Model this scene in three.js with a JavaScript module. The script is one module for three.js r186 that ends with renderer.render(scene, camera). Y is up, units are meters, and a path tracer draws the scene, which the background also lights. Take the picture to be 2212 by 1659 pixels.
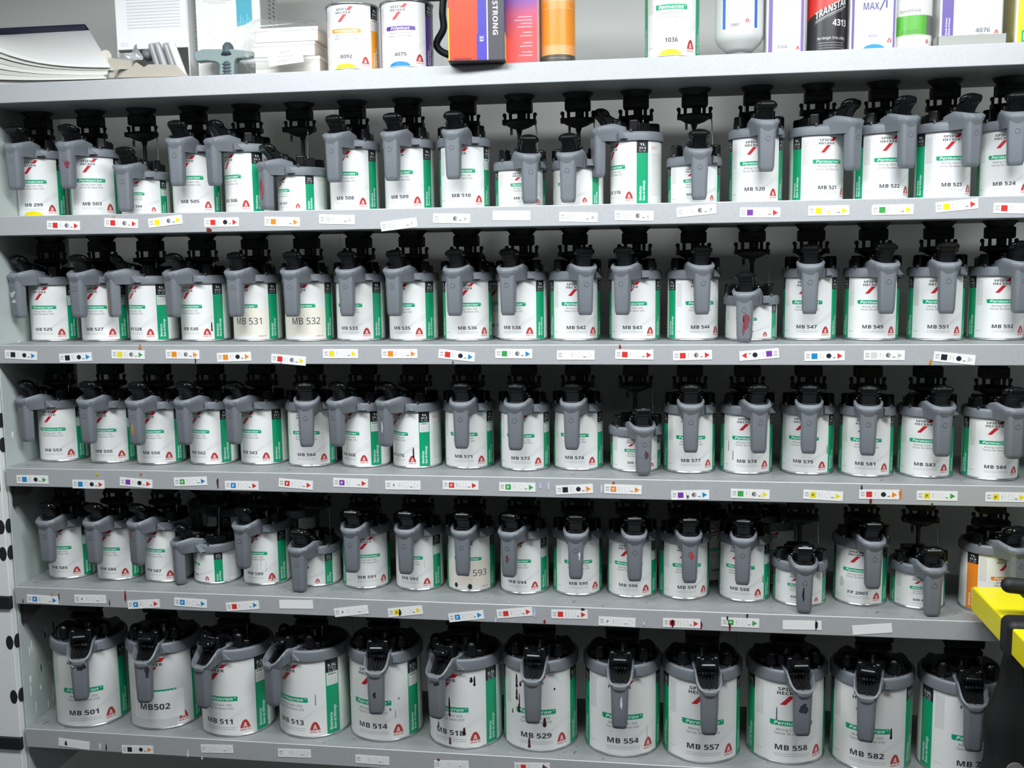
import * as THREE from 'three';
import { mergeGeometries, toCreasedNormals } from 'three/addons/utils/BufferGeometryUtils.js';
import { RoundedBoxGeometry } from 'three/addons/geometries/RoundedBoxGeometry.js';
import { RectAreaLightUniformsLib } from 'three/addons/lights/RectAreaLightUniformsLib.js';

/* ------------------------------------------------ camera, light, exposure */
const scene = new THREE.Scene();
scene.background = new THREE.Color(0x0b0c0d);
const camera = new THREE.PerspectiveCamera(41.66, 2212 / 1659, 0.05, 30);
camera.rotation.order = 'YXZ';
camera.position.set(0, 1.5, 2.053);
camera.rotation.set(-6.981 * Math.PI / 180, 8.244 * Math.PI / 180, -0.731 * Math.PI / 180);
const renderer = new THREE.WebGLRenderer({ antialias: true });
renderer.toneMapping = THREE.LinearToneMapping;
renderer.toneMappingExposure = 1.16;
renderer.shadowMap.enabled = true;
renderer.shadowMap.type = THREE.PCFSoftShadowMap;
RectAreaLightUniformsLib.init();
const CEIL = 2.44;
const LAMPS = [[-0.82, 0.86, 22], [0.55, 0.86, 22], [-0.1, 3.0, 4]];      // ceiling fittings: x, z, light; the last is an added unseen fill
function lampLight(x, z, power) {
  const l = new THREE.RectAreaLight(0xf6fbff, power, 1.16, 0.34);
  l.position.set(x, CEIL - 0.066, z); l.rotation.x = -Math.PI / 2; scene.add(l);
}
LAMPS.forEach(([x, z, p]) => lampLight(x, z, p));

/* ------------------------------------------------ helpers */
let seed = 7;
const rnd = () => { seed = (seed * 1664525 + 1013904223) >>> 0; return seed / 4294967296; };
const R = d => d * Math.PI / 180, lerp = (a, b, t) => a + (b - a) * t;
const used = {};
const numbered = n => { used[n] = (used[n] ?? -1) + 1; return used[n] ? n + '_' + String(used[n]).padStart(3, '0') : n; };
const flat = g => { const o = g.index ? g.toNonIndexed() : g; for (const k of Object.keys(o.attributes)) if (!['position', 'normal', 'uv'].includes(k)) o.deleteAttribute(k); return o; };
const join = (...gs) => { const a = gs.flat().map(flat); return a.length > 1 ? mergeGeometries(a) : a[0]; };
const at = (g, x = 0, y = 0, z = 0, rx = 0, ry = 0, rz = 0) => { if (rx) g.rotateX(rx); if (ry) g.rotateY(ry); if (rz) g.rotateZ(rz); return g.translate(x, y, z); };
const box = (w, h, d) => new THREE.BoxGeometry(w, h, d);
const rbox = (w, h, d, r, s = 2) => new RoundedBoxGeometry(w, h, d, s, r);
const cyl = (a, b, h, s = 20) => new THREE.CylinderGeometry(a, b, h, s);
const lathe = (pts, s = 40) => new THREE.LatheGeometry(pts.map(p => new THREE.Vector2(p[0], p[1])), s);
const tube = (pts, r, n = 24, s = 8) => new THREE.TubeGeometry(new THREE.CatmullRomCurve3(pts.map(p => new THREE.Vector3(...p))), n, r, s);
function extrude(pts, depth, bevel = 0, seg = 2) {
  const s = new THREE.Shape(pts.map(p => new THREE.Vector2(p[0], p[1])));
  return new THREE.ExtrudeGeometry(s, { depth, bevelEnabled: bevel > 0, bevelSize: bevel, bevelThickness: bevel, bevelSegments: seg, curveSegments: 8 });
}
function mesh(name, geo, mat, parent = scene) {
  const m = new THREE.Mesh(Array.isArray(geo) ? join(geo) : geo, mat);
  m.name = parent === scene ? numbered(name) : name; m.castShadow = m.receiveShadow = true; parent.add(m); return m;
}
function tag(o, label, category, group) { o.userData = { label, category }; if (group) o.userData.group = group; return o; }
function thing(name, label, category, x, y, z, turn = 0, group) {
  const o = new THREE.Group(); o.name = numbered(name); o.position.set(x, y, z); o.rotation.y = turn; scene.add(o);
  return tag(o, label, category, group);
}
const struct = (name, geo, mat) => { const m = mesh(name, geo, mat); m.userData.kind = 'structure'; return m; };
const canvas = (w, h) => { const c = document.createElement('canvas'); c.width = w; c.height = h; return [c, c.getContext('2d')]; };
const tex = (c, srgb = true) => { const t = new THREE.CanvasTexture(c); if (srgb) t.colorSpace = THREE.SRGBColorSpace; t.wrapS = t.wrapT = THREE.RepeatWrapping; t.anisotropy = 8; return t; };
const std = (color, roughness, metalness = 0, extra = {}) => new THREE.MeshStandardMaterial({ color, roughness, metalness, ...extra });
const phys = o => new THREE.MeshPhysicalMaterial(o);
function uvBox(g, k = 1) {                                            // uv in metres from position and normal
  g = flat(g); const p = g.attributes.position, n = g.attributes.normal, u = g.attributes.uv;
  for (let i = 0; i < p.count; i++) {
    const ax = Math.abs(n.getX(i)), ay = Math.abs(n.getY(i)), az = Math.abs(n.getZ(i));
    if (ay >= ax && ay >= az) u.setXY(i, p.getX(i) * k, p.getZ(i) * k);
    else if (ax >= az) u.setXY(i, p.getZ(i) * k, p.getY(i) * k);
    else u.setXY(i, p.getX(i) * k, p.getY(i) * k);
  }
  return g;
}

function blob(w, h, d = 0.0007) {                                          // ragged flat splash of dried paint, facing +z
  const n = 22, s = new THREE.Shape(), a = rnd() * 6, b = rnd() * 6, c = rnd() * 6;
  for (let i = 0; i <= n; i++) { const t = i / n * 2 * Math.PI, k = 1 + 0.2 * Math.sin(3 * t + a) + 0.14 * Math.sin(5 * t + b) + 0.1 * Math.sin(8 * t + c), x = w * k * Math.cos(t), y = h * (k * 0.6 + 0.4) * Math.sin(t); i ? s.lineTo(x, y) : s.moveTo(x, y); }
  return new THREE.ExtrudeGeometry(s, { depth: d, bevelEnabled: false });
}

/* ------------------------------------------------ materials */
function noiseTex(w, base, spread, blots, streak = 0) {
  const [c, x] = canvas(w, w); x.fillStyle = base; x.fillRect(0, 0, w, w);
  for (let i = 0; i < blots; i++) {
    const v = rnd() < 0.5 ? 0 : 255, a = rnd() * spread; x.fillStyle = `rgba(${v},${v},${v},${a})`;
    const r = 2 + rnd() * rnd() * w / 9, px = rnd() * w, py = rnd() * w;
    for (const dx of [-w, 0, w]) for (const dy of [-w, 0, w]) { x.beginPath(); x.ellipse(px + dx, py + dy, r * (1 + streak * rnd()), r * (0.4 + 0.5 * rnd()), streak ? 0 : rnd() * 3, 0, 7); x.fill(); }
  }
  for (let i = 0; i < w * w / 14; i++) { const v = rnd() < 0.5 ? 0 : 255; x.fillStyle = `rgba(${v},${v},${v},${rnd() * spread * 0.9})`; x.fillRect(rnd() * w, rnd() * w, 1 + rnd() * 2, 1 + rnd() * 2); }
  return tex(c);
}
const galvTex = noiseTex(512, '#bbbdbf', 0.085, 0, 1.5); galvTex.repeat.set(3, 3);
const [dk, dx_] = canvas(1024, 1024);
dx_.fillStyle = '#959898'; dx_.fillRect(0, 0, 1024, 1024);
for (let i = 0; i < 700; i++) { const v = rnd() < 0.55 ? 20 : 240; dx_.fillStyle = `rgba(${v},${v},${v},${rnd() * 0.05})`; dx_.beginPath(); dx_.ellipse(rnd() * 1024, rnd() * 1024, 4 + rnd() * 60, 3 + rnd() * 18, 0.3 * rnd(), 0, 7); dx_.fill(); }
for (let i = 0; i < 260; i++) { dx_.fillStyle = ['#33363a', '#5d2026', '#26345f', '#55585a', '#d9dcdc', '#2f3033'][i % 6]; dx_.globalAlpha = 0.3 + rnd() * 0.5; dx_.beginPath(); dx_.ellipse(rnd() * 1024, rnd() * 1024, 0.8 + rnd() * 3.2, 0.8 + rnd() * 5, rnd() * 3, 0, 7); dx_.fill(); }
dx_.globalAlpha = 1;
const deckTex = tex(dk); deckTex.repeat.set(1.6, 1.6);
const M = {
  lip: std(0xffffff, 0.5, 0.25, { map: galvTex }),
  deck: std(0xffffff, 0.55, 0.2, { map: deckTex }),
  post: std(0xe9ebe8, 0.5),
  panel: std(0xb9c2be, 0.6),
  wall: std(0xf0f1ec, 0.85), room: std(0x6c6e6c, 0.9), ceil: std(0xeeeeec, 0.9), floor: std(0x58595a, 0.8), dark: std(0x1a1b1c, 0.7),
  grey: std(0x757a80, 0.5), greyRough: null, plate: std(0x2c2e32, 0.5), black: std(0x0d0e10, 0.28), matte: std(0x17181a, 0.6),
  chrome: std(0xc9ccd0, 0.18, 1), tin: std(0xc4c6c8, 0.28, 0.9), white: std(0xe9e9e6, 0.5), card: std(0xb4ad9f, 0.85),
};
const [pb, pbx] = canvas(256, 256); pbx.fillStyle = '#808080'; pbx.fillRect(0, 0, 256, 256);
for (let i = 0; i < 2600; i++) { pbx.fillStyle = `rgba(255,255,255,${rnd() * 0.5})`; pbx.beginPath(); pbx.arc(rnd() * 256, rnd() * 256, 1 + rnd() * 2.5, 0, 7); pbx.fill(); }
const pebble = tex(pb, false); pebble.repeat.set(22, 22);
M.greyRough = std(0x73787e, 0.55, 0, { bumpMap: pebble, bumpScale: 0.0006 });

/* ------------------------------------------------ printed labels (flat print only) */
const FONT = 'sans-serif';
function say(x, s, px, py, h, o = {}) {                                // text of cap height h (mm) at px, py (mm up from the label's foot)
  x.save(); x.translate(px, -py); if (o.turn) x.rotate(o.turn);
  x.font = `${o.italic ? 'italic ' : ''}${o.bold ? 'bold ' : ''}100px ${FONT}`;
  const k = h / 71; let sx = k * (o.wide || 1);
  if (o.width) sx = o.width / x.measureText(s).width;
  x.scale(sx, k); x.textAlign = o.align || 'center'; x.textBaseline = 'alphabetic'; x.fillStyle = o.color || '#222'; x.fillText(s, 0, 0); x.restore();
}
function greek(x, px, py, w, rows, pitch, color = '#9a9a9a') {           // print too small to read
  x.fillStyle = color;
  for (let i = 0; i < rows; i++) { let a = 0; while (a < w) { const l = 1 + rnd() * 3; x.fillRect(px + a, -(py - i * pitch), Math.min(l, w - a), pitch * 0.42); a += l + 0.7; } }
}
const rect = (x, a, b, c, d, col) => { x.fillStyle = col; x.fillRect(Math.min(a, c), -Math.max(b, d), Math.abs(c - a), Math.abs(d - b)); };
const poly = (x, pts, col) => { x.fillStyle = col; x.beginPath(); pts.forEach(([a, b], i) => i ? x.lineTo(a, -b) : x.moveTo(a, -b)); x.closePath(); x.fill(); };
function maker(x, px, py, s) {                                         // red dome mark over its word
  poly(x, [[px - 13 * s, 0], [px - 5.2 * s, 24 * s], [px + 5.2 * s, 24 * s], [px + 13 * s, 0]], '#f3f2f0');
  x.fillStyle = '#b93a38'; x.beginPath(); x.moveTo(px - 8.6 * s, -(py + 5 * s)); x.quadraticCurveTo(px - 5 * s, -(py + 20 * s), px, -(py + 20 * s)); x.quadraticCurveTo(px + 5 * s, -(py + 20 * s), px + 8.6 * s, -(py + 5 * s)); x.closePath(); x.fill();
  say(x, 'A', px, py + 6 * s, 8 * s, { bold: 1, color: '#f3e9e6', width: 6.4 * s });
  say(x, 'AXALTA', px, py, 3.6 * s, { bold: 1, color: '#bd4a46', width: 17.5 * s });
}
const SIZES = {
  Q: { r: 0.054, h: 128, top: 121, logo: 118, ls: 1, slash: [127, 96], ban: 78, bh: 8.4, bw: 32, t1: 66.5, t2: 60, th: 4.2, num: 21.5, nh: 7.6, nw: 43, sub: 17, mk: 1, strip: [60, 86], blk: 22, lad: 43 },
  P: { r: 0.054, h: 76, top: 74, logo: 68, ls: 0.8, slash: [75, 56], ban: 46, bh: 7, bw: 22, t1: 37, t2: 31.5, th: 3.2, num: 14.5, nh: 5.4, nw: 31, sub: 11, mk: 0.62, strip: [62, 82], blk: 16, lad: 43 },
  G: { r: 0.0825, h: 184, top: 178, logo: 166, ls: 1.5, slash: [178, 134], ban: 91, bh: 12, bw: 46, t1: 73, t2: 64, th: 6, num: 28, nh: 12, nw: 72, sub: 20, mk: 1.38, strip: [61, 84], blk: 30, lad: 42 },
};
const SPAN = 280;
function drawLabel(x, size, o) {                                        // x is in mm: 0 across = middle of the front panel, up is minus
  if (o.draw) { o.draw(x); return; }
  const S = SIZES[size], mm = S.r * 1000 * Math.PI / 180, deg = a => a * mm, G = o.green || '#00a06e';
  rect(x, deg(-140), 0, deg(140), S.h + 6, o.base || '#eeeeec');
  x.lineWidth = 0.5; x.strokeStyle = '#d3d4d5';                          // pale swooshes low on the right
  for (let i = 0; i < 6; i++) { x.beginPath(); x.moveTo(deg(6 + i * 4), -S.h * (0.19 + i * 0.012)); x.quadraticCurveTo(deg(34), -S.h * (0.24 + i * 0.022), deg(58), -S.h * (0.36 + i * 0.016)); x.stroke(); }
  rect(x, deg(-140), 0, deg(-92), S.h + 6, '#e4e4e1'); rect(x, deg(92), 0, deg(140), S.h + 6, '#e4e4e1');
  for (const s of [-1, 1]) {
    const a = deg(s > 0 ? S.strip[0] : -S.strip[1]), b = deg(s > 0 ? S.strip[1] : -S.strip[0]), w = b - a;
    rect(x, a, 0, b, S.h + 6, G); rect(x, a, S.h - S.blk, b, S.h + 6, '#1c2022');
    const e = S.blk / 22;
    if (size === 'G') { say(x, '3.5L', (a + b) / 2, S.h - 12 * e, 4.6 * e, { bold: 1, color: '#e8e8e8', width: w * 0.7 }); say(x, '118.3', (a + b) / 2, S.h - 17 * e, 3.4 * e, { color: '#e8e8e8', width: w * 0.62 }); say(x, 'FL. OZ', (a + b) / 2, S.h - 21.4 * e, 3.2 * e, { color: '#e8e8e8', width: w * 0.6 }); }
    else { say(x, size === 'Q' ? '1L' : '0.5L', (a + b) / 2, S.h - 7.5 * e, 5 * e, { bold: 1, color: '#e8e8e8', width: w * 0.5 }); say(x, size === 'Q' ? '33.8' : '16.9', (a + b) / 2, S.h - 14 * e, 4 * e, { bold: 1, color: '#dcdcdc', width: w * 0.62 }); say(x, 'FL. OZ', (a + b) / 2, S.h - 20 * e, 3.6 * e, { color: '#dcdcdc', width: w * 0.62 }); }
    if (o.plate && s > 0) { rect(x, a + w * 0.06, S.h - S.blk - 24 * e, b - w * 0.06, S.h - S.blk - 1, '#e9e9e6'); say(x, 'PBEz', (a + b) / 2, S.h - S.blk - 6 * e, 3.6 * e, { bold: 1, color: '#333', width: w * 0.7 }); greek(x, a + w * 0.14, S.h - S.blk - 9 * e, w * 0.72, 7, 2 * e, '#b5b5b2'); }
    const tl = S.h * 0.33;
    for (const [f, t, l] of [[0.42, o.strip1 || 'Waterborne', tl * 0.72], [0.72, o.strip2 || 'Base de Mélange', tl]]) say(x, t, a + w * f, S.h * 0.05, w * 0.2, { bold: 1, color: '#f0f4f2', turn: -Math.PI / 2, align: 'left', width: l });
  }
  greek(x, deg(-57), S.h * 0.95, deg(14), Math.round(S.h / 5.4), 2.2, '#b7b7b5');
  greek(x, deg(-56), S.h * 0.12, deg(12), 1, 2.4, '#9c9c9a');
  greek(x, deg(97), S.h * 0.82, deg(36), Math.round(S.h / 4.2), 3, '#bdbdba'); greek(x, deg(-134), S.h * 0.82, deg(36), Math.round(S.h / 4.2), 3, '#bdbdba');
  x.strokeStyle = '#d2544c'; x.lineWidth = 0.7; for (const a of [99, 107]) { const c = deg(a), r = 3.4, y = -S.h * 0.91; x.beginPath(); x.moveTo(c, y - r); x.lineTo(c + r, y); x.lineTo(c, y + r); x.lineTo(c - r, y); x.closePath(); x.stroke(); }
  const l = S.ls, lx = -4.7 * l, ly = S.logo;                             // house mark
  const s0 = S.slash[0], s1 = S.slash[1], tx = y => lerp(-13 * l, 13 * l, (y - s1) / (s0 - s1));
  const sl = (a, b) => poly(x, [[tx(a) - 4 * l, a], [tx(a) + 4 * l, a], [tx(b) + 4 * l, b], [tx(b) - 4 * l, b]], '#c8202c');
  sl(s0, ly + 1.2 * l); sl(ly - 6.8 * l, s1);
  say(x, 'SPIES', lx - 3 * l, ly + 1 * l, 4.6 * l, { bold: 1, color: '#242424', width: 25 * l, });
  say(x, 'HECKER', lx, ly - 5.4 * l, 4.6 * l, { bold: 1, color: '#242424', width: 34 * l });
  const B = S.ban, bh = S.bh, bw = S.bw;
  x.fillStyle = o.bar || G; x.beginPath(); x.roundRect(-bw, -B - bh / 2, bw * 2, bh, [0.5, 3, 0.5, 3]); x.fill();
  const bt = o.banner || 'Permacron';
  say(x, bt, -bw * 0.04, B - bh * 0.3, bh * 0.64, { bold: 1, italic: 1, color: '#f4f8f6', width: bw * (o.bannerW || 1.6) });
  if (!o.banner) say(x, '®', bw * 0.88, B + bh * 0.05, bh * 0.3, { color: '#f4f8f6' });
  say(x, o.t1 || 'Mixing Color 293', 0, S.t1, S.th, { color: '#6f6f6f', width: bw * 1.42 });
  say(x, o.t2 || 'Teinte de Base 293', 0, S.t2, S.th, { color: '#6f6f6f', width: bw * 1.6 });
  maker(x, deg(S.lad), S.h * 0.045, S.mk);
  if (o.paper) { const [a, b, y0, y1, col, ty, th, tw, tx2] = o.paper; rect(x, deg(a), y0, deg(b), y1, col); say(x, o.num, deg(tx2), ty, th, { color: '#33343a', width: tw, bold: o.paperBold }); }
  else {
    say(x, o.num, 0, S.num, S.nh, { bold: 1, color: o.ink || '#2b2b30', width: o.num.length < 6 ? S.nw * o.num.length / 6.6 : S.nw });
    greek(x, -S.nw * 0.5, S.sub, S.nw * 1.05, 2, S.nh * 0.4, '#c4c4c3');
  }
  if (o.dot) { x.fillStyle = o.dot; x.beginPath(); x.ellipse(-2, -1, deg(24), S.h * 0.075, 0, Math.PI, 0); x.fill(); }
  for (const [a, y, len, w, col] of o.drips || []) { x.fillStyle = col; x.beginPath(); x.ellipse(deg(a), -y, w / 2, len / 2, 0, 0, 7); x.fill(); x.beginPath(); x.ellipse(deg(a), -(y - len * 0.36), w * 0.7, w, 0, 0, 7); x.fill(); }
}
const TW = 680, TH = 340, PER = 18, atlases = [];
let tileAt = 0;
function labelTile(size, opts) {
  const S = SIZES[size], n = tileAt++, k = Math.floor(n / PER);
  if (!atlases[k]) { const [c, x] = canvas(2048, 2048); x.fillStyle = '#eee'; x.fillRect(0, 0, 2048, 2048); atlases[k] = { x, mat: phys({ map: tex(c), roughness: 0.38, clearcoat: 0.25, clearcoatRoughness: 0.3 }) }; }
  const A = atlases[k], j = n % PER, X = (j % 3) * TW, Y = Math.floor(j / 3) * TH, arc = S.r * 1000 * R(SPAN);
  A.x.save(); A.x.beginPath(); A.x.rect(X, Y, TW - 2, TH - 2); A.x.clip(); A.x.translate(X + TW / 2, Y + TH - 2); A.x.scale(TW / arc, (TH - 2) / (S.h + 4));
  drawLabel(A.x, size, opts); A.x.restore();
  return { mat: A.mat, u0: X / 2048, u1: (X + TW) / 2048, v0: 1 - (Y + TH - 2) / 2048, v1: 1 - Y / 2048 };
}
function wrapGeo(r, y0, y1, t, span = SPAN, seg = 40) {                   // printed sheet round a can, facing +z
  const pos = [], nor = [], uv = [], idx = [];
  for (let i = 0; i <= seg; i++) {
    const f = i / seg, a = R((f - 0.5) * span), s = Math.sin(a), c = Math.cos(a);
    for (const k of [0, 1]) { pos.push(r * s, k ? y1 : y0, r * c); nor.push(s, 0, c); uv.push(lerp(t.u0, t.u1, f), k ? t.v1 : t.v0); }
    if (i < seg) { const b = i * 2; idx.push(b, b + 2, b + 1, b + 1, b + 2, b + 3); }
  }
  const g = new THREE.BufferGeometry(); g.setAttribute('position', new THREE.Float32BufferAttribute(pos, 3)); g.setAttribute('normal', new THREE.Float32BufferAttribute(nor, 3)); g.setAttribute('uv', new THREE.Float32BufferAttribute(uv, 2)); g.setIndex(idx); return g;
}

/* ------------------------------------------------ room */
const WZ = -0.45, WL = -2.3, WR = 2.3, WF = 4.2;
struct('floor', at(box(WR - WL + 0.4, 0.1, WF - WZ + 0.4), 0, -0.05, (WF + WZ) / 2), M.floor);
struct('ceiling', at(box(WR - WL + 0.4, 0.1, WF - WZ + 0.4), 0, CEIL + 0.05, (WF + WZ) / 2), M.ceil);
struct('wall_back', [at(box(1.5, CEIL, 0.1), -1.55, CEIL / 2, WZ - 0.05), at(box(1.0, CEIL, 0.1), -0.299, CEIL / 2, WZ - 0.05), at(box(2.3, CEIL, 0.1), 1.352, CEIL / 2, WZ - 0.05)], M.wall);
struct('wall_left', at(box(0.1, CEIL, WF - WZ), WL - 0.05, CEIL / 2, (WF + WZ) / 2), M.room);
struct('wall_right', at(box(0.1, CEIL, WF - WZ), WR + 0.05, CEIL / 2, (WF + WZ) / 2), M.room);
struct('wall_front', at(box(WR - WL, CEIL, 0.1), 0, CEIL / 2, WF + 0.05), M.room);
const glow = std(0xffffff, 0.6, 0, { emissive: 0xf6fbff, emissiveIntensity: 2.2 });
LAMPS.forEach(([x, z], i) => {
  const t = thing('ceiling_light', ['four tube fluorescent ceiling light near the shelves on the left', 'four tube fluorescent ceiling light near the shelves on the right', 'added unseen fill light behind the viewer, built as a four tube fitting'][i], 'ceiling light', x, CEIL, z, 0, 'fluorescent ceiling lights');
  mesh('housing', [at(box(1.24, 0.012, 0.4), 0, -0.006, 0), ...[-0.19, 0.19].map(b => at(box(1.24, 0.05, 0.02), 0, -0.03, b)), ...[-0.61, 0.61].map(a => at(box(0.02, 0.05, 0.36), a, -0.03, 0))], M.white, t);
  for (let k = 0; k < 4; k++) mesh('lamp_tube', at(cyl(0.019, 0.019, 1.16, 12), 0, -0.038, -0.126 + k * 0.084, 0, 0, Math.PI / 2), glow, t);
});

/* ------------------------------------------------ the rack */
const DECK = [1.8908, 1.6097, 1.3278, 1.0496, 0.7725, 0.4308], UNDER = [1.8498, 1.5675, 1.2861, 1.0071, 0.7317, 0.3854];
const X0 = -1.456, X1 = 0.86;
const rack = thing('shelving_rack', 'grey steel paint mixing rack with six shelves of cans', 'shelving', 0, 0, 0);
const shelves = DECK.map((y, k) => {
  const depth = k ? 0.31 : 0.255, h = y - UNDER[k];
  const s = mesh('shelf', uvBox(at(box(X1 - X0, h - 0.001, depth - 0.004), (X0 + X1) / 2, y - h / 2, -depth / 2 - 0.002)), M.deck, rack);
  mesh('front_lip', [uvBox(at(rbox(X1 - X0, h, 0.004, 0.0018), (X0 + X1) / 2, y - h / 2, -0.002))], M.lip, s);
  return s;
});
{ // left upright: an open channel with slots and black bracket bands, and its side sheet
  const u = mesh('upright', [uvBox(at(rbox(0.085, 2.1, 0.004, 0.0015), -1.5065, 1.05, 0.004)), uvBox(at(box(0.004, 2.1, 0.06), -1.547, 1.05, -0.028)), uvBox(at(box(0.003, 2.1, 0.05), -1.4655, 1.05, -0.022))], M.post, rack);
  for (const y of [0.737, 0.397]) mesh('shelf_bracket', at(rbox(0.092, 0.03, 0.012, 0.003), -1.5065, y, 0.006), M.matte, u);
  mesh('shelf_bracket', at(rbox(0.03, 0.03, 0.01, 0.003), -1.482, 1.012, 0.006), M.matte, u);
  for (const y of [0.9136, 0.851, 0.641, 0.51, 1.101, 1.157, 1.38, 1.435, 1.67, 1.725]) mesh('slot', [at(cyl(0.0165, 0.0165, 0.002, 20).scale(0.55, 1, 1), -1.4732, y, 0.0056, Math.PI / 2), at(cyl(0.0165, 0.0165, 0.002, 20).scale(1, 1, 0.7), -1.4635, y, -0.008, 0, 0, Math.PI / 2)], M.dark, u);
  const p = mesh('side_panel', uvBox(at(box(0.003, 1.62, 0.3), -1.4585, 1.08, -0.16)), M.panel, rack);
  for (let i = 0; i < 26; i++) { const y = i < 20 ? 0.44 + rnd() * 0.2 : 0.8 + rnd() * 0.55; mesh('paint_mark', at(new THREE.SphereGeometry(1, 8, 6).scale(0.0006, 0.004 + rnd() * 0.013, 0.0015 + rnd() * 0.003), -1.457, y, -0.03 - rnd() * 0.12), i % 5 === 3 ? M.matte : M.white, p); }
  for (const k of [3, 4]) mesh('corner_gusset', at(extrude([[0, 0], [0.05, 0], [0.05, -0.012], [0.012, -0.05], [0, -0.05]], 0.003), -1.456, UNDER[k], -0.02), M.matte, rack);
  mesh('upright', [uvBox(at(rbox(0.085, 2.1, 0.004, 0.0015), X1 + 0.05, 1.05, 0.004)), uvBox(at(box(0.004, 2.1, 0.06), X1 + 0.09, 1.05, -0.028))], M.post, rack);
  mesh('side_panel', uvBox(at(box(0.003, 1.62, 0.3), X1 + 0.002, 1.08, -0.16)), M.panel, rack);
}

/* stirrer drives: under each shelf, one above each can */
function driveGeo(big) {
  const g = [at(cyl(0.034, 0.031, 0.005, 24), 0, -0.0025, 0), at(cyl(0.03, 0.022, 0.01, 24), 0, -0.01, 0), at(rbox(0.054, 0.024, 0.034, 0.004), 0, -0.024, 0), at(rbox(0.036, 0.012, 0.046, 0.003), 0, -0.018, 0),
    at(cyl(0.0095, 0.0095, 0.05, 14), 0.004, -0.034, 0), at(lathe([[0, -0.071], [0.008, -0.071], [0.02, -0.067], [0.034, -0.059], [0.034, -0.053], [0.02, -0.05], [0, -0.049]], 24), 0, 0, 0)];
  for (const s of [-1, 1]) g.push(at(cyl(0.0035, 0.0035, 0.022, 8), s * 0.0195, -0.043, 0.004), at(cyl(0.003, 0.003, 0.014, 8), s * 0.032, -0.047, 0), at(new THREE.SphereGeometry(0.0046, 8, 6), s * 0.033, -0.04, 0), at(box(0.012, 0.01, 0.02), s * 0.03, -0.056, 0.005));
  g.push(at(cyl(0.003, 0.0025, 0.014, 8), -0.017, -0.076, 0.01));
  if (big) g.push(at(rbox(0.075, 0.04, 0.05, 0.004), 0, -0.022, 0));
  return join(g);
}
const drives = [driveGeo(false), driveGeo(true)];

/* ------------------------------------------------ cans */
const F = Math.PI / 180;
function scoopGeo(off, ear, lip, foot, ledge) {                                 // open thumb scoop over the handle: U-shaped wall that narrows down to the grip
  const half = [[0.0262, 0.036], [0.0268, 0.05], [0.0268, 0.062], [0.0265, 0.074], [0.025, 0.086], [0.0215, 0.0955], [0.013, 0.1025], [0, 0.104]];
  const path = new THREE.CatmullRomCurve3([...half.map(([a, b]) => [-a, b]), ...half.slice(0, -1).reverse()].map(([a, b]) => new THREE.Vector3(a, b + off, 0))).getPoints(36).map(v => [v.x, v.y]);
  const n = path.length, rings = [];
  path.forEach(([px, pz], i) => {
    const A = path[Math.max(0, i - 1)], B = path[Math.min(n - 1, i + 1)]; let tx = B[0] - A[0], tz = B[1] - A[1]; const l = Math.hypot(tx, tz); tx /= l; tz /= l;
    const nx = -tz, nz = tx, f = Math.min(1, Math.max(0, (pz - off - 0.036) / 0.068)), e = ledge * Math.pow(f, 1.5);                // outward
    const t = f < 0.4 ? lerp(ear - 0.006, ear, f / 0.4) : lerp(ear, lip, Math.pow((f - 0.4) / 0.6, 1.2)), b = lerp(0.001, foot, f * f);
    const o = 0.0016, q = 0.0018 + e * 0.8, k = lerp(0.97, 0.6, f), zb = pz - 0.006 * f, d = 0.003 + e;
    rings.push([[px * k + nx * o, b, zb], [px * lerp(k, 1, 0.6) + nx * o, lerp(b, t, 0.55), pz], [px + nx * o, t - d, pz + nz * o], [px + nx * 0.0004, t - d + 0.0022, pz + nz * 0.0004], [px - nx * q, t, pz - nz * q], [px - nx * (q + 0.0018), t - 0.004, pz - nz * (q + 0.0018)], [px * k - nx * q, b, zb - nz * (q + 0.002)]]);
  });
  const pos = [], K = 7;
  for (let i = 0; i < n - 1; i++) for (let k = 0; k < K; k++) { const a = rings[i][k], b = rings[i + 1][k], c = rings[i + 1][(k + 1) % K], d = rings[i][(k + 1) % K]; pos.push(...a, ...d, ...b, ...b, ...d, ...c); }
  for (const e of [rings[0], rings[n - 1]]) for (let k = 1; k < K - 1; k++) pos.push(...e[0], ...e[k], ...e[k + 1]);
  const g = new THREE.BufferGeometry(); g.setAttribute('position', new THREE.Float32BufferAttribute(pos, 3)); g.setAttribute('uv', new THREE.Float32BufferAttribute(new Float32Array(pos.length / 3 * 2), 2)); g.computeVertexNormals();
  return toCreasedNormals(g, 0.9);
}
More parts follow.
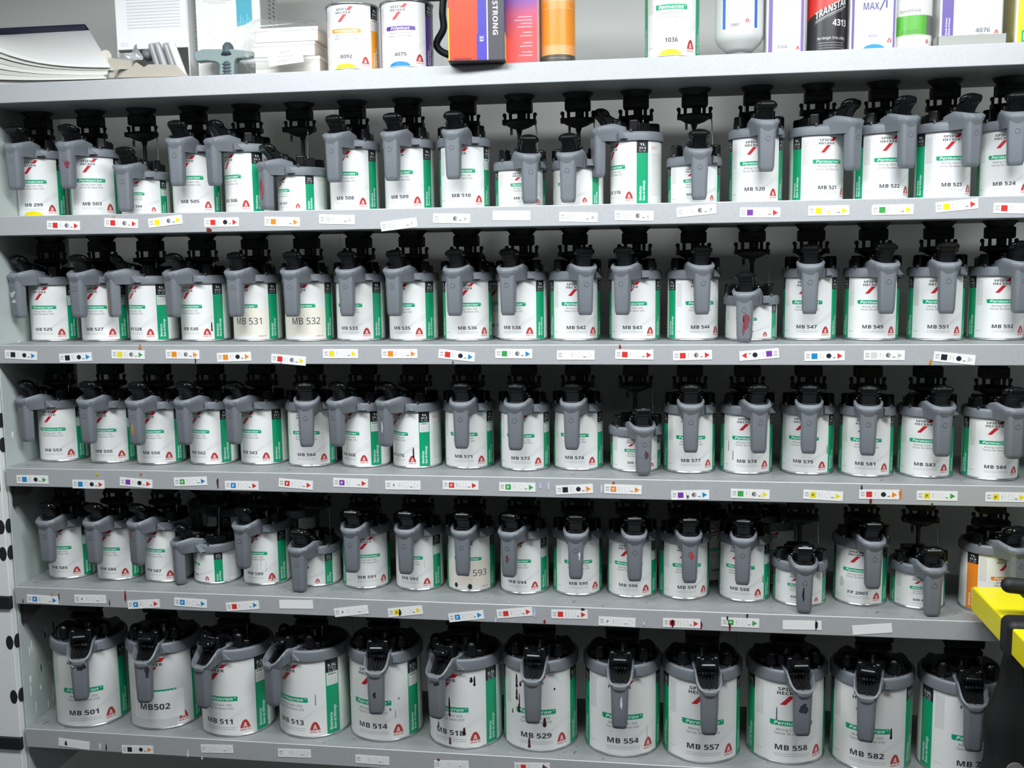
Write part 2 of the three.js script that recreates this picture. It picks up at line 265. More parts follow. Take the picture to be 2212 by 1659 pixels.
function handleGeo(zc, top, bot, w) {                                      // hanging grip: rounded rectangle, tapering, bevelled foot
  const rings = [], N = 28, lv = [[top, 1, 1], [top - 0.012, 1, 1], [lerp(top, bot, 0.5), 0.95, 0.97], [bot + 0.009, 0.89, 0.95], [bot + 0.002, 0.78, 0.82], [bot, 0.7, 0.72]];
  for (const [y, a, b] of lv) { const r = []; for (let i = 0; i < N; i++) { const t = i / N * 2 * Math.PI, c = Math.cos(t), s = Math.sin(t), e = 0.42; r.push([Math.sign(c) * Math.pow(Math.abs(c), e) * w * a, y, zc + Math.sign(s) * Math.pow(Math.abs(s), e) * 0.0125 * b]); } rings.push(r); }
  const pos = [], uv = [];
  const put = (p, i) => { pos.push(...p); uv.push(i / N * 0.1, p[1]); };
  for (let k = 0; k < rings.length - 1; k++) for (let i = 0; i < N; i++) { const j = (i + 1) % N, a = rings[k][i], b = rings[k][j], c = rings[k + 1][j], d = rings[k + 1][i]; put(a, i); put(b, i + 1); put(d, i); put(b, i + 1); put(c, i + 1); put(d, i); }
  for (const [r, up] of [[rings[0], 1], [rings.at(-1), 0]]) for (let i = 1; i < N - 1; i++) { const t = up ? [r[0], r[i + 1], r[i]] : [r[0], r[i], r[i + 1]]; t.forEach(p => put(p, 0)); }
  const g = new THREE.BufferGeometry(); g.setAttribute('position', new THREE.Float32BufferAttribute(pos, 3)); g.setAttribute('uv', new THREE.Float32BufferAttribute(uv, 2)); g.computeVertexNormals();
  return toCreasedNormals(g, 0.6);
}
const arcBlock = (r0, r1, a0, a1, h) => {                                  // curved block between two radii, angles from +z
  const s = new THREE.Shape(), n = 12; for (let i = 0; i <= n; i++) { const a = R(lerp(a0, a1, i / n)); i ? s.lineTo(Math.sin(a) * r1, -Math.cos(a) * r1) : s.moveTo(Math.sin(a) * r1, -Math.cos(a) * r1); }
  for (let i = n; i >= 0; i--) { const a = R(lerp(a0, a1, i / n)); s.lineTo(Math.sin(a) * r0, -Math.cos(a) * r0); }
  return new THREE.ExtrudeGeometry(s, { depth: h, bevelEnabled: true, bevelSize: 0.002, bevelThickness: 0.002, bevelSegments: 2 }).rotateX(-Math.PI / 2);
};
function makeLid(big) {                                                  // y = 0 at the lower edge of the ring, handle towards +z
  const r = big ? 0.0825 : 0.054, H = big ? 0.025 : 0.019, off = big ? 0.029 : 0;
  const lid = new THREE.Mesh(join(lathe([[r - 0.001, 0], [r + 0.0035, 0], [r + 0.0042, 0.0015], [r + 0.0042, H - 0.005], [r + 0.0015, H], [r - 0.002, H + 0.0004], [r - 0.0035, H - 0.001], [r - 0.0035, H - 0.006]], 48),
    at(rbox(0.056, 0.008, 0.06 + off, 0.003), 0, H + 0.001, 0.022 + off / 2), ...[-1, 1].map(s => at(extrude([[0, 0], [0.014, 0], [0, 0.013]], 0.012, 0.001), s * 0.0285, 0.005, r - 0.009, 0, s > 0 ? 0.35 : Math.PI - 0.35 + 0.0))), M.grey);
  lid.name = 'stirring_lid'; lid.castShadow = lid.receiveShadow = true;
  mesh('lid_plate', lathe([[r - 0.003, H - 0.006], [r - 0.0034, H - 0.0012], [r - 0.008, H - 0.0004], [r - 0.014, H + 0.0008], [0, H + 0.001]], 48), M.plate, lid);
  const ear = big ? 0.033 : 0.0365, lip = big ? 0.002 : 0.0285, foot = big ? -0.02 : 0.0;
  mesh('thumb_scoop', scoopGeo(off, ear, lip, foot, big ? 0 : 0.003), M.grey, lid);
  mesh('grip', join(handleGeo(0.088 + off, lip - (big ? 0.002 : 0.0065), -0.072 - (big ? 0.024 : 0), big ? 0.0185 : 0.0168), at(new THREE.TorusGeometry(0.0048, 0.0004, 6, 18), 0, -0.008, 0.1006 + off)), M.greyRough, lid);
  const slope = big ? 0.56 : 0.12, ry = big ? 0.012 : 0.0215;
  const floor = extrude([[-0.0225, -0.028], [0.0225, -0.028], [0.022, 0.0], [0.0185, 0.019], [0.0105, 0.0295], [-0.0105, 0.0295], [-0.0185, 0.019], [-0.022, 0.0]].map(([a, b]) => [a * (big ? 1 : 0.9), b]), 0.003).rotateX(Math.PI / 2);
  if (!big) mesh('scoop_floor', at(floor, 0, ry, 0.07, slope), M.grey, lid);
  const ribs = big ? [at(floor, 0, ry, 0.068 + off, slope)] : [at(rbox(0.036, 0.006, 0.03, 0.002), 0, ry + 0.004, 0.06)];
  for (let i = -3; i <= 3; i++) ribs.push(at(box(0.002, 0.009, (big ? 0.054 : 0.03) - Math.abs(i) * (big ? 0.008 : 0.003)), i * (big ? 0.0062 : 0.005), ry + 0.002, (big ? 0.067 - Math.abs(i) * 0.0036 : 0.062) + off, slope));
  mesh('grip_ribs', ribs, big ? M.black : M.matte, lid);
  const y = H;
  const lz = big ? off * 0.55 : 0, top = new THREE.CatmullRomCurve3([[0.02, 0.004], [0.026, 0.016], [0.042, 0.024], [0.06, 0.03], [0.074, 0.04], [0.085, 0.0475], [0.0925, 0.045], [0.0915, 0.038], [0.083, 0.032], [0.075, 0.022], [0.07, 0.01], [0.066, 0.001]].map(([a, b]) => new THREE.Vector3(a, b * (big ? 0.5 : 0.95), 0))).getPoints(36).map(v => [v.x, v.y]);
  mesh('thumb_lever', [at(extrude(top, 0.025, 0.003).rotateY(-Math.PI / 2), 0.0125, y, lz),
    at(new THREE.SphereGeometry(1, 24, 14).scale(big ? 0.019 : 0.0228, 0.0095, 0.0155), 0, y + 0.0415 * (big ? 0.5 : 0.95), 0.079 + lz, big ? 0.1 : -0.45), ...[-1, 1].map(s => at(rbox(big ? 0.014 : 0.009, big ? 0.036 : 0.028, big ? 0.03 : 0.02, big ? 0.006 : 0.004, 4), s * 0.0175, y + (big ? 0.016 : 0.014), (big ? 0.06 : 0.052) + lz))], M.black, lid);
  mesh('hinge_pin', at(cyl(0.0038, 0.0038, 0.046, 12), 0, y + 0.018, 0.05 + lz, 0, 0, Math.PI / 2), M.chrome, lid);
  for (const s of [-1, 1]) {
    const k = big ? [arcBlock(0.034, 0.07, s * 62, s * 128, 0.013).translate(0, H, 0), at(new THREE.CapsuleGeometry(0.0135, 0.014, 8, 18), s * 0.046, H + 0.016, 0.046), at(rbox(0.024, 0.016, 0.034, 0.006), s * 0.052, H + 0.008, 0.028, 0, s * 0.5)]
      : [at(rbox(0.019, 0.025, 0.02, 0.004), s * 0.0395, H + 0.0125, 0.024, 0, s * 0.9), at(rbox(0.012, 0.018, 0.03, 0.003), s * 0.043, H + 0.009, 0.006, 0, s * 0.15)];
    mesh('clamp_knob', k, M.black, lid);
    mesh('clamp_pin', at(cyl(0.0028, 0.0028, 0.006, 10), s * (big ? 0.05 : 0.045), H + 0.002, big ? 0.062 : 0.033), M.chrome, lid);
  }
  mesh('coupling_hub', [at(lathe([[0.02, 0], [0.02, 0.006], [0.014, 0.012], [0.012, 0.026], [0.008, 0.03], [0, 0.03]], 24), 0, H - 0.002, -0.006), at(rbox(0.064, 0.009, 0.012, 0.003), 0, H + 0.018, -0.01), at(rbox(0.05, 0.022, 0.03, 0.005), 0, H + 0.01, -0.03)], M.black, lid);
  return lid;
}
const lidQ = makeLid(false), lidG = makeLid(true);
const bodies = {};
function bodyGeo(size, h) {
  const key = size + h; if (bodies[key]) return bodies[key];
  const r = SIZES[size].r - 0.0008; return bodies[key] = lathe([[0, 0.002], [r - 0.004, 0.002], [r - 0.003, 0], [r + 0.0018, 0], [r + 0.0024, 0.0012], [r + 0.0022, 0.003], [r + 0.0004, 0.0042], [r, 0.006], [r, h], [r + 0.002, h + 0.0012], [r + 0.002, h + 0.004], [r - 0.004, h + 0.004], [r - 0.006, h - 0.002], [0, h - 0.002]], 48);
}
const HT = { Q: [0, 0.133, 0.129, 0.125, 0.123, 0.13], P: [0, 0.08, 0.074, 0.076, 0.074], G: [0, 0, 0, 0, 0, 0.181] };
const ROWS = ['', 'top row of cans', 'second row of cans', 'third row of cans', 'fourth row of cans', 'bottom row of large cans'];
const CANS = {
  1: '299 -1.414 -0.15 8 -4; 503 -1.284 -0.15 21 -7; 504P -1.16 -0.15 1 -1; 505 -1.035 -0.15 6 -1; 506 -0.91 -0.15 -31 -34; 507P -0.787 -0.15 -35 -41; 508 -0.666 -0.15 -8 -11; 509 -0.541 -0.15 -12 -10; 510 -0.418 -0.15 2 -4; 512P -0.295 -0.15 8 20; 515P -0.17 -0.15 -24 -9; 516 -0.047 -0.15 -57 -62; 519P 0.075 -0.15 -2 5; 520 0.202 -0.15 -7 8; 521 0.325 -0.15 18 43; 522 0.454 -0.15 8 20; 523 0.574 -0.15 7 21; 524 0.698 -0.15 -21 -8',
  2: '525 -1.399 -0.143 1 -25; 527 -1.271 -0.141 0 -8; 528 -1.151 -0.14 -26 -43; 530 -1.026 -0.141 -16 -24; 531 -0.902 -0.144 -11 -8; 532 -0.778 -0.14 0 -4; 533 -0.66 -0.148 -14 -2; 535 -0.538 -0.145 -17 -13; 536 -0.415 -0.143 9 -7; 538 -0.294 -0.151 -19 -12; 542 -0.177 -0.146 6 18; 543 -0.049 -0.143 -4 -15; 544 0.075 -0.148 16 10; 545P 0.196 -0.142 -15 -13; 547 0.317 -0.146 -14 -8; 549 0.441 -0.14 -7 7; 551 0.568 -0.135 -8 -2; 552 0.688 -0.141 -3 11',
  3: '553 -1.388 -0.127 3 -28; 555 -1.257 -0.122 1 -7; 556 -1.136 -0.112 1 -6; 562 -1.011 -0.121 -19 -19; 563 -0.893 -0.132 -19 -25; 564 -0.774 -0.119 3 12; 568 -0.649 -0.122 -33 -28; 570 -0.531 -0.122 -42 -37; 571 -0.413 -0.126 -4 0; 572 -0.287 -0.116 -4 -5; 574 -0.171 -0.131 -5 -4; 576P -0.046 -0.124 -1 12; 577 0.069 -0.119 2 0; 578 0.189 -0.12 -3 11; 579 0.315 -0.125 -16 -6; 581 0.433 -0.113 -11 -9; 583 0.552 -0.114 -14 6; 584 0.676 -0.1 -6 10',
  4: '585 -1.38 -0.118 -4 -3; 586 -1.257 -0.119 -6 -9; 587 -1.136 -0.118 -15 -21; 588P -1.015 -0.118 -46 -49; 589 -0.895 -0.121 -11 -13; 590P -0.775 -0.125 -25 -8; 591 -0.656 -0.121 16 -4; 592 -0.532 -0.122 -13 -6; 593 -0.414 -0.125 2 -1; 594 -0.292 -0.122 -11 -14; 595 -0.173 -0.126 6 2; 596 -0.053 -0.124 -8 5; 597 0.06 -0.124 6 6; 598 0.189 -0.123 -15 -7; 600P 0.303 -0.107 -10 -1; FP_2003 0.431 -0.124 -15 5; 611P 0.547 -0.115 -6 5; 8010 0.682 -0.1 23 18',
  5: '501G -1.34 -0.099 16 20; 502G -1.157 -0.111 11 5; 511G -0.971 -0.097 -9 -15; 513G -0.788 -0.112 -24 -32; 514G -0.617 -0.115 -9 5; 518G -0.428 -0.103 -17 -21; 529G -0.258 -0.111 -1 -1; 554G -0.073 -0.109 2 -1; 557G 0.1 -0.101 0 5; 558G 0.282 -0.118 2 9; 582G 0.458 -0.103 -16 -16; 711G 0.636 -0.09 6 -4',
};
const blackP = '#17171a', dred = '#4a1018', gry = '#6a6d70';
const EXTRA = {                                                          // what sets single cans apart
  299: { dot: '#f0dc10' }, 525: { plate: 1 }, 527: { plate: 1 }, 528: { plate: 1 }, 510: { plate: 1 }, 536: {}, 553: { plate: 1 }, 555: { plate: 1 }, 504: { plate: 1 }, 568: { plate: 1 }, 571: { plate: 1 }, 572: { plate: 1 }, 574: { plate: 1 }, 576: { plate: 1 },
  530: { drips: [[54, 30, 22, 3, dred]] }, 570: { plate: 1, drips: [[46, 34, 26, 3.2, blackP]] }, 578: { drips: [[-44, 58, 25, 2, gry], [-32, 38, 24, 2, gry]] }, 579: { drips: [[57, 52, 20, 2, blackP]] }, 598: { plate: 1, drips: [[57, 48, 20, 2.2, blackP]] },
  592: { plate: 1, drips: [[38, 62, 24, 1.4, '#d8cdbf']] }, 594: { plate: 1 }, 596: { plate: 1 }, 585: { plate: 1 }, 589: { drips: [[18, 52, 40, 0.7, '#8b8c8c'], [30, 44, 30, 0.7, '#8b8c8c'], [8, 40, 26, 0.6, '#9a9a9a'], [44, 12, 14, 1.6, '#7b3a22']] },
  531: { paper: [-60, 60, 10, 73, '#f1ebdd', 35, 15, 68, 10] }, 532: { paper: [-60, 60, 10, 73, '#f1ebdd', 35, 15, 68, 10] }, 593: { paper: [-60, 60, 10, 73, '#efe8da', 35, 15, 72, 10], drips: [[-30, 12, 4, 6, blackP], [5, 10, 3, 7, blackP]] },
  502: { paper: [-42, 44, 22, 92, '#f1f1f0', 46, 15, 74, -4], paperBold: 1, base: '#dcdcdb' }, 501: {}, 511: { plate: 1 },
  513: { plate: 1, drips: [[44, 91, 30, 2, gry]] }, 514: { plate: 1, drips: [[38, 62, 22, 1.4, gry], [30, 76, 5, 3, gry], [44, 100, 4, 2, blackP]] },
  518: { drips: [[2, 96, 50, 4, dred], [42, 160, 24, 4, blackP], [37, 165, 10, 5, blackP], [25, 40, 18, 5, '#2a0c12'], [2, 14, 18, 4, dred], [-20, 46, 14, 4, blackP]] },
  529: { drips: [[-31, 160, 34, 5, '#3a0d16'], [-24, 156, 10, 4, '#3a0d16'], [-31, 128, 28, 5, '#3a0d16'], [-26, 112, 40, 3, dred], [-27, 96, 20, 5, '#3a0d16'], [14, 68, 20, 6, '#3a0d16'], [-10, 16, 24, 5, dred], [-40, 84, 10, 3, dred], [30, 146, 3, 3, blackP]] },
  554: { drips: [[-66, 112, 14, 3, blackP], [40, 46, 40, 1.4, '#9a9590']] }, 558: { drips: [[-22, 112, 32, 3, gry]] }, 582: { drips: [[34, 86, 26, 4, blackP]] },
  8010: { green: '#f08a1c', bar: '#f08a1c', banner: 'Permasolid', strip1: 'Additive', strip2: 'Additif', t1: 'Additive', t2: 'Additif' }, 2003: { drips: [[-38, 50, 18, 9, '#c4c6c6']] },
};
const MARKS = {                                                          // dried paint on the grips: side, height, size, colour
  507: [[0.002, -0.03, 0.008, 0.02, 0x96394a], [-0.004, -0.024, 0.004, 0.012, 0x96394a]], 545: [[0.005, -0.03, 0.006, 0.016, 0x84424a], [0.0, -0.04, 0.002, 0.02, 0x84424a]], 503: [[0.008, -0.02, 0.006, 0.008, 0x8a3a48]],
  528: [[-0.002, -0.006, 0.0012, 0.012, 0xd08a1c], [0.0, -0.048, 0.0015, 0.016, 0xd08a1c]], 556: [[-0.004, -0.036, 0.0015, 0.012, 0xd08a1c]], 525: [[-0.004, -0.02, 0.007, 0.006, 0xb9bec2], [0.002, -0.035, 0.008, 0.004, 0xb9bec2], [0.004, -0.014, 0.004, 0.003, 0xc5c9cc]],
  597: [[0.003, -0.012, 0.0034, 0.008, 0xd8261c]], 554: [[0.004, -0.038, 0.002, 0.013, 0xdfe3ea]], 595: [[0.008, -0.02, 0.0016, 0.009, 0xdfe3ea]], 600: [[-0.003, -0.032, 0.0016, 0.015, 0x0c0d10]], 558: [[0.0, -0.035, 0.009, 0.01, 0x2f3440]],
  501: [[0.002, -0.012, 0.012, 0.012, 0x24262a], [-0.008, -0.012, 0.006, 0.01, 0xa9adb2]], 502: [[0.012, -0.02, 0.005, 0.014, 0x33363c]], 518: [[0.006, -0.014, 0.008, 0.005, 0x2c2d33]], 514: [[-0.002, -0.05, 0.003, 0.007, 0x2c2022]], 576: [[0.004, -0.03, 0.004, 0.008, 0x584048]], 594: [[0, -0.03, 0.003, 0.008, 0x6e3c46]], 570: [[0.004, -0.03, 0.0015, 0.012, 0xe4e6e8]], 511: [[0.001, -0.012, 0.002, 0.003, 0xd0d4d8]],
  587: [[-0.004, 0.0, 0.0018, 0.007, 0xa82a22]],
};
const TELL = { 299: 'yellow foot dot', 531: 'cream paper patch', 532: 'cream paper patch', 593: 'cream paper patch', 502: 'white paper patch', 507: 'red smeared handle', 545: 'red smeared handle', 528: 'orange dashed handle', 556: 'orange dashed handle', 597: 'red spotted handle', 529: 'dark red drips', 518: 'dark red drips', 570: 'one black dash', 554: 'white drip on handle', 595: 'white drip on handle' };
const ORD = 'first second third fourth fifth sixth seventh eighth ninth tenth eleventh twelfth thirteenth fourteenth fifteenth sixteenth seventeenth eighteenth'.split(' ');
const canX = {}; const allCans = [];
const markMats = {};
for (const row of [1, 2, 3, 4, 5]) {
  const list = CANS[row].split('; ');
  list.forEach((line, i) => {
    const [id, xs, zs, la, lid] = line.split(' '); const m = /^(.*?)([PG]?)$/.exec(id), code = m[1], size = m[2] || 'Q';
    const x = +xs, z = +zs, h = HT[size][row], big = size === 'G', key = code.replace('FP_', '');
    const num = code.startsWith('FP') ? 'FP 2003' : code.length === 4 ? code : code === '502' ? 'MB502' : 'MB ' + code;
    const hidden = ['515', '519', '588', '590', '576', '600', '611', '711'].includes(key);
    const kind = { Q: 'tall', P: 'short', G: 'large' }[size], place = `${ORD[i]} from the left in ${['', 'top', 'second', 'third', 'fourth', 'bottom'][row]} row`;
    const label = key === '8010' ? 'white can with an orange stripe, last in the fourth row beside the yellow beam'
      : `${kind} white can ${hidden ? 'with its number hidden' : 'printed ' + key}${TELL[key] ? ', ' + TELL[key] : ''}, ${place}`;
    const c = thing('paint_can', label, 'paint can', x, DECK[row], z, R(+la), ROWS[row]);
    mesh('can_body', bodyGeo(size, h), M.tin, c);
    const t = labelTile(size, { num, ...(EXTRA[key] || {}) });
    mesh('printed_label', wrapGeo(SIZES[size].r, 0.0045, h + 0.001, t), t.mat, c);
    const L = (big ? lidG : lidQ).clone(); L.position.y = h; L.rotation.y = R(+lid - +la); c.add(L);
    const H = big ? 0.025 : 0.019, topY = UNDER[row - 1] - 0.064 - DECK[row], len = topY - h - H - 0.02;
    if (len > 0.004) mesh('stirrer_shaft', at(join(cyl(0.0042, 0.0042, len, 12), at(cyl(0.009, 0.0045, 0.016, 12), 0, len / 2 - 0.008, 0)), 0, H + 0.02 + len / 2, -0.006), M.black, L);
    const wl = topY - h + 0.004; if (wl > H) mesh('wire_rod', tube([[0.03, wl, 0], [0.0335, wl + 0.001, 0], [0.0355, wl - 0.004, 0.001], [0.036, wl - 0.012, 0.002], [0.0385, H, 0.006]], 0.0013, 20, 6), M.chrome, L);
    for (const [mx, my, w, hh, col] of MARKS[key] || []) { markMats[col] ??= std(col, 0.4); mesh('paint_mark', at(blob(w, hh, 0.0005), mx, my, (big ? 0.117 : 0.088) + 0.0122), markMats[col], L); }
    canX[key] = x; allCans.push({ row, key, x, z, big });
    const d = mesh('stirrer_drive', drives[big ? 1 : 0], M.matte, shelves[row - 1]); d.position.set(x, UNDER[row - 1], z);
  });
}
{ // cans standing behind the front rows
  for (const [row, x, num, la, z, near] of [[4, 0.112, 'MB 599', 10, -0.25, 'between the thirteenth and fourteenth cans'], [4, 0.262, 'MB 602', -8, -0.25, 'just beside the fourteenth can'], [4, -1.04, 'MB 603', -60, -0.25, 'behind the short fourth can'], [4, -0.87, 'MB 604', -60, -0.25, 'behind the fifth can'], [2, -0.36, 'MB 536', 0, -0.25, 'between the cans printed 536 and 538']]) {
    const c = thing('paint_can', `white paint can standing in the second rank ${near}`, 'paint can', x, DECK[row], z, R(la), 'cans in the second rank');
    mesh('can_body', bodyGeo('Q', 0.123), M.tin, c); const t = labelTile('Q', { num }); mesh('printed_label', wrapGeo(0.054, 0.0045, 0.124, t), t.mat, c);
    const L = lidQ.clone(); L.position.y = 0.123; L.rotation.y = R(-30); c.add(L);
  }
}

/* ------------------------------------------------ stickers on the shelf lips */
const [sc, sx_] = canvas(2048, 1024); let sAt = 0; const stickTex = tex(sc), stickMat = std(0xffffff, 0.45, 0, { map: stickTex });
const COL = { r: ['#d8312f', 'red'], y: ['#f0dc1c', 'yellow'], o: ['#ef8a22', 'orange'], g: ['#3ba24a', 'green'], b: ['#1f87c8', 'blue'], p: ['#7a3aa0', 'purple'], k: ['#1f2230', 'black'], w: ['#f3f3f1', 'white'], h: ['#cfcfcd', 'grey'] };
function sticker(shelf, x, y, tilt, code, num) {                           // code: square, P letter, dot, triangle
  const X = (sAt % 10) * 204, Y = Math.floor(sAt / 10) * 56; sAt++;
  const c = sx_; c.save(); c.translate(X, Y); c.beginPath(); c.rect(0, 0, 200, 52); c.clip(); c.fillStyle = '#f1f0ee'; c.fillRect(0, 0, 200, 52);
  let label = 'blank white sticker';
  if (code) {
    const [sq, pl, dot, tri] = code, flip = pl === '<'; if (flip) { c.translate(200, 52); c.rotate(Math.PI); }
    c.fillStyle = '#8d8d8d'; c.font = 'bold 12px ' + FONT; c.fillText('MB', 9, 23); c.fillText(num || '', 9, 37);
    c.strokeStyle = '#b5b5b3'; c.lineWidth = 1; c.strokeRect(36, 12, 29, 29);
    if (sq === '#') { c.strokeStyle = '#a5a5a3'; for (let i = 0; i < 5; i++) { c.beginPath(); c.setLineDash([5, 3]); c.moveTo(39 + i * 6, 12); c.lineTo(39 + i * 6, 41); c.stroke(); } c.setLineDash([]); } else { c.fillStyle = COL[sq][0]; c.fillRect(36, 12, 29, 29); }
    if (pl === 'P') { c.fillStyle = sq === 'w' ? '#333' : sq === 'y' ? '#333' : '#f2f2f2'; c.font = 'bold 22px ' + FONT; c.fillText('P', 43, 35); }
    c.fillStyle = '#9a9a98'; for (let i = 0; i < 4; i++) c.fillRect(78, 14 + i * 6, 5, 3); c.fillRect(94, 10, 1, 32);
    if (dot !== '-') { c.beginPath(); c.arc(121, 26, 12.5, 0, 7); c.strokeStyle = '#c4c4c2'; c.lineWidth = 1.5; c.stroke(); if (dot === 'k') { c.fillStyle = '#20242e'; c.fill(); } if (dot === 'd') { const g = c.createLinearGradient(108, 0, 134, 0); g.addColorStop(0, '#3a3d40'); g.addColorStop(1, '#dcdcdb'); c.fillStyle = g; c.fill(); } }
    c.fillStyle = '#7d7d7c'; c.fillRect(140, 33, 14, 5);
    c.beginPath(); c.moveTo(163, 12); c.lineTo(188, 27); c.lineTo(163, 42); c.closePath(); if (COL[tri] && tri !== 'w') { c.fillStyle = COL[tri][0]; c.fill(); } else { c.strokeStyle = '#bdbdbb'; c.lineWidth = 1.5; c.stroke(); if (/[LD]/.test(tri)) { c.fillStyle = '#555'; c.font = 'italic bold 18px ' + FONT; c.fillText(tri, 165, 34); } }
    label = `white sticker with a ${sq === '#' ? 'hatched' : COL[sq][1]} square${dot === 'k' ? ', a black dot' : dot === 'd' ? ', a shaded dot' : ''} and ${COL[tri] ? 'a ' + COL[tri][1] : 'an outlined'} triangle`;
  }
  c.restore();
  const g = box(0.077, 0.0192, 0.0006), u = g.attributes.uv;
  for (let i = 0; i < u.count; i++) u.setXY(i, (X + lerp(1, 199, u.getX(i))) / 2048, 1 - (Y + lerp(51, 1, u.getY(i))) / 1024);
  const m = mesh('colour_sticker', g, stickMat, shelves[shelf]); m.position.set(x, y, 0.0005); m.rotation.z = R(-tilt); m.userData.label = label; return m;
}
const STICK = [[1, '-1.275 1.5875 2.1 r.dr 503; -1.141 1.5901 3.1 r.dr 504; -1.040 1.5922 -5.9 y.dy 505; -0.914 1.5880 0.1 r.kr 506; -0.780 1.5866 2.1 o.-o 507; -0.661 1.5892 2.1 h.cL 508; -0.529 1.5765 -6.0 h.cL 509; -0.418 1.5867 2.1 #.dD 510; -0.294 1.5900 1.1 -; -0.158 1.5847 2.1 h.cD 515; -0.047 1.5854 2.1 h.dL 516; 0.075 1.5930 -4.9 #.dD 519; 0.198 1.5871 1.1 p.-r 520; 0.328 1.5881 0.1 y.cy 521; 0.447 1.5876 0.1 g.cy 522; 0.564 1.5931 -4.9 y.cr 523; 0.669 1.5859 2.1 r.cr 524'],
  [2, '-1.397 1.3054 3.0 k.kb 525; -1.267 1.3004 -3.1 k.kb 527; -1.143 1.3070 1.0 y.dg 528; -1.017 1.3071 1.0 o.do 530; -0.900 1.3018 -2.1 o.ko 531; -0.778 1.2959 4.9 r.dy 532; -0.663 1.3089 -0.0 y.cy 533; -0.535 1.3089 -0.0 o.co 535; -0.413 1.3054 6.0 r.kb 536; -0.293 1.3091 0.5 g.db 538; -0.165 1.3063 -0.0 w.cw 542; -0.046 1.3073 1.0 r.cr 543; 0.070 1.3060 -2.0 r.dr 544; 0.201 1.3075 -5.0 p<kr 545; 0.327 1.3048 -1.0 b.kr 547; 0.440 1.3063 -0.0 h.dD 549; 0.571 1.3008 5.9 k.kh 551'],
  [3, '-1.391 1.0242 -0.1 b.kg 553; -1.256 1.0159 -0.2 b.kr 555; -1.142 1.0215 3.9 p.kr 556; -1.014 1.0268 -3.1 gPcb 562; -0.896 1.0201 -0.2 bPcr 563; -0.773 1.0257 3.9 rPcr 564; -0.650 1.0306 0.9 pP-r 568; -0.535 1.0278 -0.6 wPcw 570; -0.410 1.0302 -0.1 rPcr 571; -0.289 1.0286 -0.1 gPcg 572; -0.169 1.0261 -3.6 k.ko 574; -0.069 1.0281 0.9 oPco 576; 0.068 1.0192 -2.2 p.db 577; 0.188 1.0237 0.9 g.dy 578; 0.331 1.0238 2.4 yPcy 579; 0.439 1.0279 -0.1 r.ko 581; 0.549 1.0274 -0.1 yPcg 583; 0.678 1.0274 -0.1 yPcy 584'],
  [4, '-1.387 0.7448 1.8 bP-b 585; -1.270 0.7501 -1.2 wPcw 586; -1.141 0.7430 -4.7 bP-r 587; -1.029 0.7503 1.8 bPcb 588; -0.907 0.7477 -6.2 r.cb 589; -0.783 0.7555 -1.6 -; -0.658 0.7452 -8.2 wPcw 591; -0.537 0.7492 -7.7 yPcy 592; -0.403 0.7436 -8.2 bPcb 593; -0.298 0.7553 -7.1 r.cr 594; -0.181 0.7563 -1.1 r.cr 595; -0.081 0.7440 0.8 wPcw 596; 0.053 0.7464 -0.2 r.cr 597; 0.172 0.7521 0.3 gPcg 598; 0.296 0.7517 -1.2 -; 0.434 0.7489 -6.2 -'],
  [5, '-1.334 0.4003 4.6 -; -1.177 0.3960 -2.4 k.ko 502; -0.984 0.4090 -2.4 #.cw 511; -0.801 0.4096 -1.4 w.cw 513; -0.621 0.4047 0.6 w.cw 514; -0.442 0.4043 -2.4 w.cw 518; -0.264 0.4101 -2.4 r.cr 529']];
STICK.forEach(([k, list]) => list.split('; ').forEach(s => { const [x, y, tilt, code, num] = s.split(' '); sticker(k, +x, +y, +tilt, code === '-' ? '' : code, num); }));
